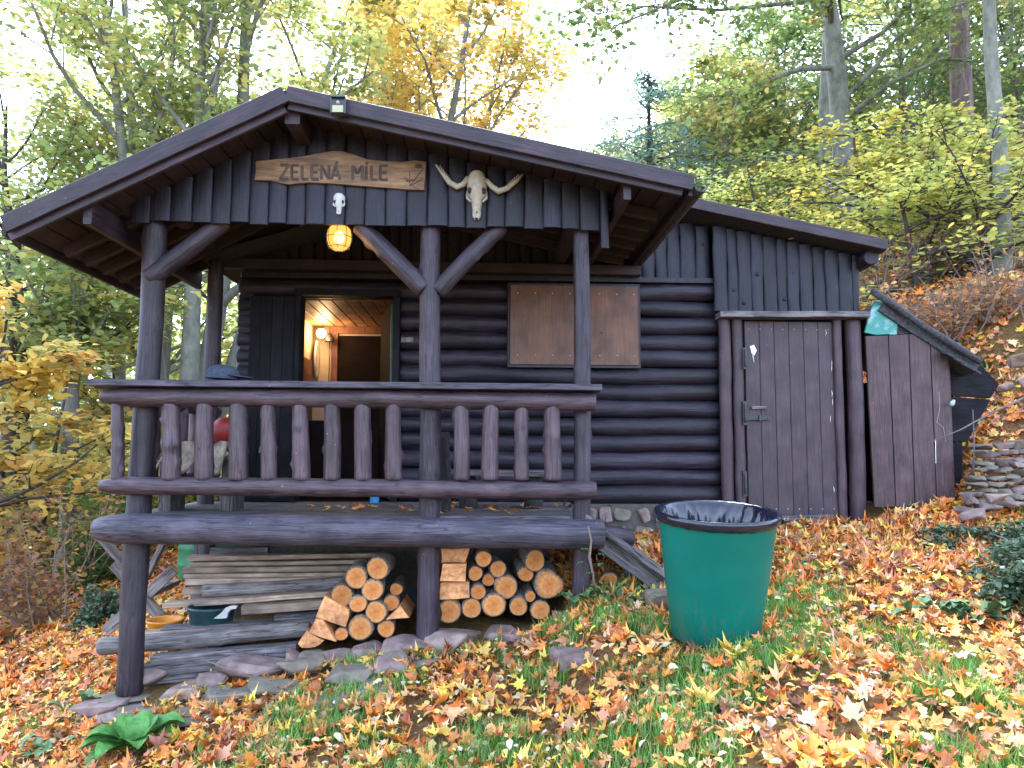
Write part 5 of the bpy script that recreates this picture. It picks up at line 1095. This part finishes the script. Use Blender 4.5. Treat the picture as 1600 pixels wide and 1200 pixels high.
# pollard
Y = 6.5; rg_ = np.random.default_rng(34); zb = Hs(PX(128, Y), Y); ph = TZ(562, Y)-zb
tb = [([np.array((0.06, 0, 0)), np.array((.04, 0, ph*.3)), np.array((-.03, 0, ph*.65)), np.array((-.06, 0, ph*.85)), np.array((-.09, 0, ph*.97)), np.array((-.09, 0, ph))], [.17, .145, .125, .12, .16, .13], 12)]
tips = []; cid = []
for b in range(13):
    az = b*2.4; bp, _ = curve_pts((-.09, 0, ph*.96), (math.cos(az)*.55, math.sin(az)*.55, 1), rg_.uniform(1.3, 2.4), 6, rg_, .1, .03); tb.append((bp, [.035*(1-.8*k/6)+.004 for k in range(7)], 6))
    for q in range(5):
        k = rg_.integers(2, 7); s2, _ = curve_pts(bp[k], rg_.normal(0, 1, 3)*np.array([1, 1, .4]), .8, 3, rg_, .1); tb.append((s2, [.01, .008, .006, .004], 4)); tips += s2[1:]; cid += [b*5+q]*3
s2, _ = curve_pts((-.05, 0, ph*.72), (-1, 0, .25), 1.3, 5, rg_, .08, -.02); tb.append((s2, [.035, .03, .024, .018, .012, .006], 6)); tips += s2[3:]; cid += [70]*3
place_tree('pollard_tree', PX(128, Y), Y, tree_mesh(tb, 'bark_grey'), foliage(rg_, np.array(tips), np.array(cid), 3200, GRNL, [2, 4, 1, 3, 2], .13, (.2, .2, .07)), 'pollarded grey trunk with bushy shoots left of the porch railing')
# yellow / orange small trees at the left
Y = 2.6; place_tree('young_maple', PX(-40, Y), Y, *mk(35, 3000, YEL, [5, 3, 3, 2.2, 2], .12, 'bark_dark', hgt=3.6, r=.06, clear=.22, spread=1.7, nl=20, stems=2, elev=(5, 45), sub=5, tw=3, sp=(.14, .14, .05)), 'bright yellow and orange young maple at the left picture edge')
Y = 5.5; place_tree('young_maple', PX(70, Y), Y, *mk(36, 3000, YEL, [4, 2, 4, .6, 4], .12, 'bark_dark', hgt=3.0, r=.05, clear=.15, spread=1.6, nl=18, stems=2, elev=(0, 40), sub=5, tw=3, sp=(.16, .16, .05)), 'yellow-leaved young tree standing before the pollarded trunk')
Y = 9.0; place_tree('young_maple', PX(215, Y), Y, *mk(38, 3600, YEL+GRN, [3, 1, 4, .4, 3, 2, 3, 1, 2, 1], .14, 'bark_dark', hgt=3.6, r=.06, clear=.1, spread=1.9, nl=20, stems=2, elev=(0, 40), sub=5, tw=3, sp=(.18, .18, .06)), 'yellow-green sapling visible between the left post and the cabin wall')
# straight trunks seen through the porch
def straight(name, px, Y, w, hgt, bark, label, seed, n=2600, cols=GRNL, wts=(3, 4, 2, 3, 1), clear=.5, spread=2.6, lean=(0, 0), size=.125, nl=20, **k):
    rg = np.random.default_rng(seed); r = w*(Y+5.5)/FPX/2; tb, tips, cid = skeleton(rg, hgt, r, clear, spread, nl, lean=lean, **k); return place_tree(name, PX(px, Y), Y, tree_mesh(tb, bark), foliage(rg, tips, cid, n, cols, wts, size, (.24, .24, .09)), label)
straight('forest_tree', 268, 10.5, 22, 9, 'bark_grey', 'slim grey forest tree directly right of the left porch post', 41)
straight('forest_tree', 300, 7.4, 34, 11, 'bark_beech', 'thick smooth grey trunk seen between the left porch post and rear post', 42, clear=.55)
straight('forest_tree', 350, 9.0, 16, 8, 'bark_dark', 'thin dark trunk seen beside the cabin left corner', 43)
# right-hand trees
Y = 8.2
rg_ = np.random.default_rng(51); r = 37*(Y+5.5)/FPX/2; tb, tips, cid = skeleton(rg_, 15, r, .40, 5.0, 26, elev=(-5, 35), sub=7, tw=3, up=.02)
zb = Hs(PX(1338, Y), Y)
def loc(px, py, Yq): p = at(px, py, Yq); return np.array((p.x-PX(1338, Y), p.y-Y, p.z-zb+.06))
lim = [[(1328, 100, 8.2), (1250, 108, 7.9), (1190, 130, 7.6), (1130, 150, 7.4), (1090, 152, 7.2)], [(1330, 30, 8.2), (1290, 0, 7.7), (1200, 8, 7.0), (1120, 16, 6.4), (1010, 10, 5.6), (930, 22, 5.2)], [(1335, 90, 8.2), (1380, 50, 8), (1420, 10, 7.8), (1450, -40, 7.6)], [(1335, 160, 8.2), (1372, 100, 8), (1400, 60, 7.9), (1470, 15, 7.8), (1560, -10, 7.7)], [(1338, 190, 8.2), (1390, 130, 7.6), (1470, 92, 7.2), (1540, 98, 7)], [(1336, 30, 8.2), (1300, -30, 7), (1180, -40, 6), (1050, 5, 5.3), (960, 40, 5)], [(1336, 260, 8.2), (1280, 246, 7.8), (1220, 242, 7.5), (1160, 256, 7.2)], [(1336, -10, 8.2), (1260, -60, 6.5), (1100, -40, 5.2), (960, -10, 4.8), (890, 20, 4.6)]]
nc = cid.max()+1; LT = []; LC = []
for q, L_ in enumerate(lim):
    P_ = [loc(*p) for p in L_]; tr_ = np.array(tb[0][0]); P_[0] = np.array([np.interp(P_[0][2], tr_[:, 2], tr_[:, a_]) for a_ in (0, 1)]+[P_[0][2]]); tb.append((P_, np.linspace(.055 if q != 2 else .06, .008, len(P_)), 6))
    for k in range(1, len(P_)):
        for j in range(4):
            b = P_[k-1]+(P_[k]-P_[k-1])*rg_.random(); s2, _ = curve_pts(b, (P_[k]-P_[k-1])/np.linalg.norm(P_[k]-P_[k-1])+rg_.normal(0, .8, 3)*np.array([1, 1, .5]), rg_.uniform(.5, 1.1), 3, rg_, .15, -.05); tb.append((s2, [.012, .009, .006, .004], 4)); nc += 1
            if k > 1 or q in (3, 4): LT += s2[1:]; LC += [nc]*3
tips2 = np.concatenate([tips, np.array(LT)]); cid2 = np.concatenate([cid, np.array(LC)])
cm1 = foliage(rg_, tips, cid, 9000, GRN+YG_, [3, 4, 3, 3, 2, 3, 2, 1.5, 1, 1], .115, (.2, .2, .07)); MT = maple(.15, 3)
cm2 = foliage(rg_, np.array(LT), np.array(LC), 2600, [(.10, .15, .05), (.15, .20, .06), (.22, .18, .06), (.20, .26, .07)], [4, 4, 1.5, 2], .10, (.15, .15, .10), .8, tmpl=MT)
bt = place_tree('beech_tree', PX(1338, Y), Y, tree_mesh(tb, 'bark_beech'), cm1, 'tall smooth grey-green trunk with long arching limbs right above the storage roof')
o = bpy.data.objects.new('hanging_branch_leaves', cm2); COL.objects.link(o); o.parent = bt
straight('forest_tree', 1313, 10.5, 20, 15, 'bark_beech', 'slimmer grey trunk just left behind the tall smooth one', 52, 6000, clear=.5, spread=4, elev=(5, 45))
straight('pine_tree', 1550, 8.5, 38, 15, 'bark_pine', 'reddish-brown rough pine trunk near the right edge', 53, 6000, clear=.55, spread=3, lean=(-.02, 0), elev=(-10, 25))
straight('forest_tree', 1598, 3.8, 26, 9, 'bark_beech', 'pale grey trunk cut by the right picture edge', 54, 5500, clear=.42, spread=3.2, elev=(0, 40), cols=GRN, lean=(-.01, 0), size=.13)
# yellow-green understorey above the shed and roof
US = [(.46, .48, .13), (.60, .55, .13), (.38, .44, .13), (.68, .54, .12), (.29, .37, .13)]
for i, (px, Y, h, n, lb, w) in enumerate(((1490, 5.6, 2.5, 6000, 'yellow-green beech sapling on the bank above the plank shed', [3, 4, 3, 2, 2]), (1225, 8.0, 2.6, 5500, 'loose green-yellow sapling behind the middle of the storage roof', [3, 2, 3, 1, 4]), (1395, 6.4, 2.5, 6000, 'bright yellow sapling rising behind the right end of the storage roof', [3, 4, 2, 4, 1]), (1590, 6.6, 2.5, 5500, 'yellow sapling at the right edge under the pine', [3, 4, 2, 4, 1]), (1130, 9.5, 2.6, 4500, 'green sapling behind the joint of the two roofs', [2, 1, 3, .5, 5]), (1455, 4.3, 1.7, 4500, 'low yellow-green sapling nearest the shed roof', [4, 4, 3, 1, 2]), (1560, 4.0, 1.6, 4000, 'low green-yellow bush on the bank at the right edge', [4, 3, 3, 1, 3]))):
    place_tree('beech_sapling', PX(px, Y), Y, *mk(60+i, int(n*.48), US, w, .09, 'bark_dark', hgt=h, r=.05, clear=.06, spread=1.9, nl=22, stems=2, elev=(-12, 30), sub=6, tw=3, up=-.01, sp=(.16, .16, .03), tilt=.35), lb)
# mixed trees behind the right roof
for i, (px, Y, top, cols, w, lb, spd) in enumerate(((1165, 14, 70, GRN+YG_, [2, 3, 2, 3, 3, 3, 2, 3, 3, 1], 'yellow-green tree in the gap left of the tall smooth trunk', 2.6), (985, 19, 240, YEL+GRN, [2, 1, 3, .5, 3, 2, 3, 2, 2, 2], 'low rounded yellowish tree nearest the open sky right of the roof', 3.2), (1250, 16, 0, GRN, [4, 4, 3, 2, 1.5], 'dense green tree behind the tall smooth trunk', 4.2), (1440, 14, -60, GRN, [3, 4, 3, 3, 2], 'green tree between the smooth trunk and the pine', 4.4), (1640, 13, -80, GRN, [3, 4, 3, 3, 2], 'green tree behind the right picture edge', 4.4), (1090, 24, 120, GRN+YEL, [3, 3, 3, 2, 1, 2, 2, 2, 1, 1], 'distant yellow and green tree right behind the conifer', 4.0))):
    X = PX(px, Y); h = TZ(top, Y)-Hs(X, Y)
    place_tree('forest_tree', X, Y, *mk(70+i, 7600, cols, w, .14, 'bark_grey', hgt=h, r=.17, clear=.22, spread=spd, nl=38, elev=(5, 45), sub=6, tw=3, sp=(.28, .28, .1)), lb)
# conifer
def conifer(px, Y, top, label, seed, spread=2.2, n=9000):
    rg = np.random.default_rng(seed); X = PX(px, Y); zb = Hs(X, Y); h = TZ(top, Y)-zb; tb = [([np.array((0, 0, h*k/8)) for k in range(9)], [.16*(1-k/8)+.012 for k in range(9)], 8)]; tp = []; cd_ = []
    for b in range(70):
        u = .25+.74*b/70; az = b*2.4; L = spread*(1.06-u)*1.25*rg.uniform(.7, 1.1); bp, _ = curve_pts((0, 0, u*h), (math.cos(az), math.sin(az), .15), L, 5, rg, .06, -.05); tb.append((bp, [.022, .018, .014, .01, .006, .003], 4))
        if u > .72 and b % 3: continue
        for k in range(1, 6):
            for s in (-1, 1):
                dd = bp[k]-bp[k-1]; sd_ = np.cross(dd/np.linalg.norm(dd), [0, 0, 1])*s; s2, _ = curve_pts(bp[k], sd_+dd/np.linalg.norm(dd)*.7, L*.25, 2, rg, .1, -.08); tp += [bp[k]]+s2; cd_ += [b*12+k*2]*4
    T = np.array([(-.09, 0, 0), (.09, 0, 0), (.06, .6, -.06), (0, 1, -.14), (-.06, .6, -.06)]); cm = foliage(rg, np.array(tp), np.array(cd_), n, [(.13, .21, .16), (.17, .26, .18), (.11, .18, .15), (.22, .28, .16)], [4, 3, 3, 1], .26, (.12, .12, .07), .6, tmpl=(T, [(0, 1, 2, 3, 4)]))
    return place_tree('conifer_tree', X, Y, tree_mesh(tb, 'bark_dark'), cm, label)
conifer(1022, 13, 75, 'blue-green conifer with a thin leading shoot right of the open sky', 81, 3.3, 3800)
conifer(1500, 17, -80, 'dark conifer deep in the wood left of the pine trunk', 82, 3.0)
conifer(1235, 21, -40, 'dark conifer deep in the wood behind the tall smooth trunk', 83, 3.0)
# distant woodland mass
def woodland():
    rg = np.random.default_rng(90); P = []; C = []; tb = []
    spots = [(px, Yq) for px in np.arange(-700, 700, 75) for Yq in (20, 29)]+[(px, Yq) for px in np.arange(1050, 2500, 75) for Yq in (22, 31)]+[(px, 36) for px in np.arange(700, 1050, 60)]
    for (px, Yq) in spots:
        Yq = Yq+rg.uniform(-3, 3); px = px+rg.uniform(-30, 30); X = PX(px, Yq); zb = Hs(X, Yq); top = rg.uniform(330, 470) if px < 480 else (rg.uniform(60, 260) if px > 1120 else rg.uniform(330, 420)); h = max(3, TZ(top, Yq)-zb); n = 480 if px < 600 else 900
        a = rg.uniform(0, 6.28, n); u = rg.random(n); rad = h*.30*np.sqrt(np.clip(1-((u-.45)/.58)**2, 0, 1))*rg.random(n)**.35*(1+.25*np.sin(a*3+px)); P.append(np.stack([X+np.cos(a)*rad, Yq+np.sin(a)*rad, zb+h*(.08+.92*u)], -1))
        base = np.array((GRNL+YEL)[rg.choice(10, p=np.array([4, 4, 3, 4, 3, 2, 1.5, 3, .8, 3])/28.3)]); cl = np.sin(a*4+u*9+px)*.16; C.append(np.clip(base[None]*(1+cl[:, None]+rg.normal(0, .15, (n, 1))), .02, .9))
        tb.append(([np.array((X, Yq, zb)), np.array((X+rg.normal(0, .2), Yq, zb+h*.5)), np.array((X+rg.normal(0, .3), Yq, zb+h*.9))], [.2, .13, .03], 6))
    P = np.concatenate(P); C = np.concatenate(C); n = len(P); me = scatter('woodland', LEAF4, LEAF4F, P, rotm(rg, n, .7), rg.uniform(.25, .5, n), C, 'leaves')
    o = stuff('far_woodland', me, 'hazy mass of autumn trees on the far slopes', 'woodland'); t = bpy.data.objects.new('woodland_trunks', tree_mesh(tb, 'bark_grey')); COL.objects.link(t); t.parent = o; t['kind'] = 'stuff'
woodland()

# ------------------------------------------------------------------ shrubs, plants, brush
def twiggy(name, px, Y, h, spread, n, label, cols, w, seed, size=.05, ns=16, cat='shrub', bark='twig', z=None):
    rg = np.random.default_rng(seed); tb = []; tp = []; cd_ = []
    for s in range(ns):
        a = rg.uniform(0, 6.28); bp, _ = curve_pts((rg.normal(0, .1), rg.normal(0, .1), 0), (math.cos(a)*spread/h*.7, math.sin(a)*spread/h*.7, 1), h*rg.uniform(.6, 1.1), 6, rg, .13); tb.append((bp, [.012*(1-.75*k/6) for k in range(7)], 5))
        for q in range(7):
            k = rg.integers(1, 7); s2, _ = curve_pts(bp[k], rg.normal(0, 1, 3)*np.array([1, 1, .5])+np.array([0, 0, .4]), h*.3*rg.uniform(.4, 1.1), 3, rg, .2); tb.append((s2, [.005, .004, .003, .002], 3)); tp += s2[1:]; cd_ += [s*7+q]*3
    return place_tree(name, PX(px, Y), Y, tree_mesh(tb, bark), foliage(rg, np.array(tp), np.array(cd_), n, cols, w, size, (.06, .06, .05), .7), label, cat, parts=('stems', 'foliage'), z=z)
BR = [(.42, .20, .10), (.52, .28, .12), (.36, .24, .16), (.55, .40, .14)]
twiggy('bare_shrub', 95, 2.8, 1.25, .9, 1500, 'brownish twiggy shrub with few leaves left of the porch', BR, [3, 2, 3, 2], 1, .06, 22)
twiggy('bare_shrub', 20, 4.6, 1.5, 1.0, 1800, 'pinkish-brown shrub at the left edge below the yellow tree', BR, [3, 2, 3, 2], 2, .07, 20)
twiggy('green_shrub', 165, 4.5, 1.2, .8, 2600, 'dark green leafy shrub behind the left end of the big porch beam', [(.08, .17, .05), (.12, .22, .06), (.2, .3, .07)], [3, 3, 1], 3, .06, 16)
twiggy('green_shrub', 120, 8.0, 2.0, 1.6, 3000, 'yellow-green thicket at the foot of the pollarded trunk', YG_, [3, 3, 2, 1, 2], 4, .10, 16)
twiggy('green_shrub', 300, 7.0, 1.7, 1.4, 2600, 'pale yellow-green bush seen under and through the left porch side', YG_, [3, 3, 3, 1, 1], 5, .10, 16)
twiggy('green_shrub', 10, 9.0, 2.4, 2.0, 3200, 'broad yellowish bush at the far left in the valley', YEL+GRN, [2, 1, 3, 1, 2, 1, 2, 1, 2, 1], 6, .11, 18)
for i, (px, Y, h, lb) in enumerate(((1430, 3.5, 1.0, 'tangle of dry brown stalks on the bank behind the shed roof'), (1510, 3.0, 1.0, 'orange-brown dry brush on the bank above the shed'), (1585, 2.8, 1.1, 'dry brown stalks at the right edge of the bank'), (1480, 4.6, 1.2, 'dry grey brush higher up the bank under the saplings'), (1570, 4.2, 1.2, 'thin brown brush at the foot of the pine'), (1400, 4.4, 1.2, 'grey leafless brush beside the cabin roof corner'))):
    twiggy('dry_brush', px, Y, h*.8, .9, 520, lb, [(.62, .24, .08), (.55, .32, .15), (.45, .34, .2)], [3, 2, 2], 20+i, .06, 34)
def ivy(name, px, py, Y, s, n, label, seed, size=.035):
    rg = np.random.default_rng(seed); p = at(px, py, Y); zb = Hs(p.x, Y); t = thing(name, (p.x, Y, zb-.03), label, 'shrub'); q = rg.normal(0, 1, (n, 3)); q /= np.linalg.norm(q, axis=1)[:, None]; q[:, 2] = np.abs(q[:, 2]); q *= (rg.random(n)**.3)[:, None]*np.array(s)*(1+.22*np.sin(q[:, 0]*6+q[:, 1]*5+seed))[:, None]
    me = scatter('foliage', LEAF4, LEAF4F, q, rotm(rg, n, .7), rg.uniform(size*.6, size*1.3, n), pal(rg, n, [(.045, .085, .04), (.07, .12, .055), (.11, .16, .08), (.16, .20, .12)], [3, 4, 2, 1]), 'plant_leaf'); o = bpy.data.objects.new('foliage', me); COL.objects.link(o); o.parent = t
    mb = MB()
    for k in range(14): a = rg.uniform(0, 6.28); tube(mb, [(0, 0, 0), (math.cos(a)*s[0]*.4, math.sin(a)*s[1]*.4, s[2]*.5), (math.cos(a)*s[0]*.75, math.sin(a)*s[1]*.75, s[2]*.7)], [.008, .006, .003], 5)
    me = bpy.data.meshes.new('stems'); me.from_pydata([tuple(v) for v in mb.v], [], mb.f); me.materials.append(MAT['twig']); o = bpy.data.objects.new('stems', me); COL.objects.link(o); o.parent = t
ivy('low_evergreen', 1640, 960, -.9, (.33, .5, .34), 6500, 'small-leaved dark green ground shrub at the right edge, level with the bin', 1)
ivy('low_evergreen', 1625, 860, -.1, (.36, .5, .24), 6000, 'grey-green low shrub at the right edge below the stone wall', 2)
ivy('low_evergreen', 1500, 858, .4, (.30, .25, .14), 2200, 'flat patch of tiny dark leaves in front of the stone wall', 3)
ivy('low_evergreen', 160, 850, 2.3, (.22, .22, .40), 2600, 'small dense dark bush behind the left end of the porch beam', 4, .04)
# broad-leaved plants: each leaf is a part
def blade(mb, base, az, L, wd, rise, fold=.25, n=7, arch=1.0, tip=1.0):
    d = Vector((math.cos(az), math.sin(az), 0)); s = Vector((-d.y, d.x, 0)); rows = []
    for i in range(n+1):
        t = i/n; w = wd*(.10+math.sin(min(1, t**.85)*math.pi)**.7) if t < 1 else 0.004
        c_ = Vector(base)+d*(L*t*math.cos(rise)*(1+.15*t))+Vector((0, 0, L*(math.sin(rise)*t-arch*.34*t*t*t))); r_ = []
        for k in (-1, -.5, 0, .5, 1): r_.append(len(mb.v)); mb.v.append(c_+s*(k*w/2)+Vector((0, 0, abs(k)*w*fold+.006*math.sin(t*14+k*3))))
        rows.append(r_)
    for i in range(n):
        for k in range(4): mb.face((rows[i][k], rows[i][k+1], rows[i+1][k+1], rows[i+1][k]), ((0, 0),)*4, 0, True)
plain('broad_leaf', (.05, .17, .03), .55, .25, 22, c2=(.11, .28, .065), bump=.7); plain('broad_leaf_dull', (.05, .13, .045), .5, .4, 18, c2=(.11, .20, .08), bump=.3)
def rosette(name, px, py, Y, leaves, label, mat, cat='plant'):
    p = at(px, py, Y); z = Hs(p.x, Y); t = thing(name, (p.x, Y, z), label, cat)
    for (az, L, w, rise, dx, dz) in leaves:
        mb = MB(); blade(mb, (p.x+dx, Y, z+dz), R(az), L, w, R(rise)); mb.build('leaf', mat, t)
rosette('foxglove_plant', 208, 1160, -.75, [(a_, L_*.95, w_*1.25, r_, dx_, dz_) for (a_, L_, w_, r_, dx_, dz_) in [(200, .30, .13, 40, 0, .02), (165, .26, .13, 62, 0, .02), (120, .26, .14, 68, 0, .02), (60, .28, .14, 60, 0, .02), (15, .34, .15, 45, .02, .02), (-15, .30, .14, 34, .02, .02), (-60, .26, .13, 38, 0, .02), (-110, .28, .13, 28, 0, .02), (-150, .30, .12, 30, 0, .02), (-35, .28, .12, 20, .03, .01), (90, .22, .12, 76, 0, .03), (230, .26, .11, 20, 0, .01)]], 'large fresh green rosette of broad leaves at the lower left', 'broad_leaf')
rg = random.Random(6)
for (px, py, Y, n, L, lb) in ((962, 935, -.25, 16, .14, 'green broad-leaved weed left of the bin under the ramp'), (915, 945, -.2, 9, .11, 'small leafy weed at the foot of the right porch post'), (1455, 962, -1.0, 14, .13, 'low blue-green leafy weed between the bin and the right edge'), (1530, 950, -1.05, 14, .13, 'blue-green bramble sprig at the right edge below the shrubs'), (140, 1020, .0, 10, .14, 'green leafy weed by the end of the long grey pole'), (690, 1025, -.35, 6, .09, 'tiny two-leaved seedling in the grass before the right woodpile'), (60, 1160, -.6, 9, .12, 'pale green leafy weed at the lower left corner'), (1560, 690, .9, 10, .12, 'green bramble leaves over the stone wall'), (1535, 520, 2.4, 12, .15, 'broad green leaves on the bank above the shed roof')):
    lv = [(rg.uniform(0, 360), L*rg.uniform(.6, 1.15), L*rg.uniform(.42, .6), rg.uniform(5, 60), rg.uniform(-.16, .16), rg.uniform(.0, .09)) for _ in range(n)]; rosette('leafy_weed', px, py, Y, lv, lb, 'broad_leaf_dull')
# withered climber on the right porch post
cl = thing('withered_climber', at(922, 930, -.2), 'withered stem with a few yellowing leaves climbing the right porch post', 'plant')
mb = MB(); tube(mb, [at(930, 930, -.2), at(927, 900, -.25), at(921, 870, -.28), at(924, 845, -.29), at(919, 822, -.30)], [.008, .008, .009, .007, .004], 6).build('stem', 'twig', cl)
for (px, py, az, s) in ((912, 882, 190, .06), (918, 862, 170, .07), (928, 868, -20, .05), (922, 898, 200, .05), (930, 885, 30, .06)):
    mb = MB(); blade(mb, at(px+4, py, -.28), R(az), s, s*.6, R(20)); mb.build('leaf', 'broad_leaf_dull', cl)
# fallen twigs
for (pp, lb) in (([(1450, 692, .7), (1500, 672, .65), (1550, 645, .6), (1625, 610, .5)], 'long bare bent twig reaching in front of the shed door'), ([(1520, 640, .9), (1522, 690, .88), (1521, 740, .85)], 'upright thin dry stalk in front of the stone wall')):
    mb = MB(); tube(mb, [at(*p) for p in pp], np.linspace(.004, .010, len(pp)), 6); tag(mb.build('bare_twig', 'grey_wood'), lb, 'twig')
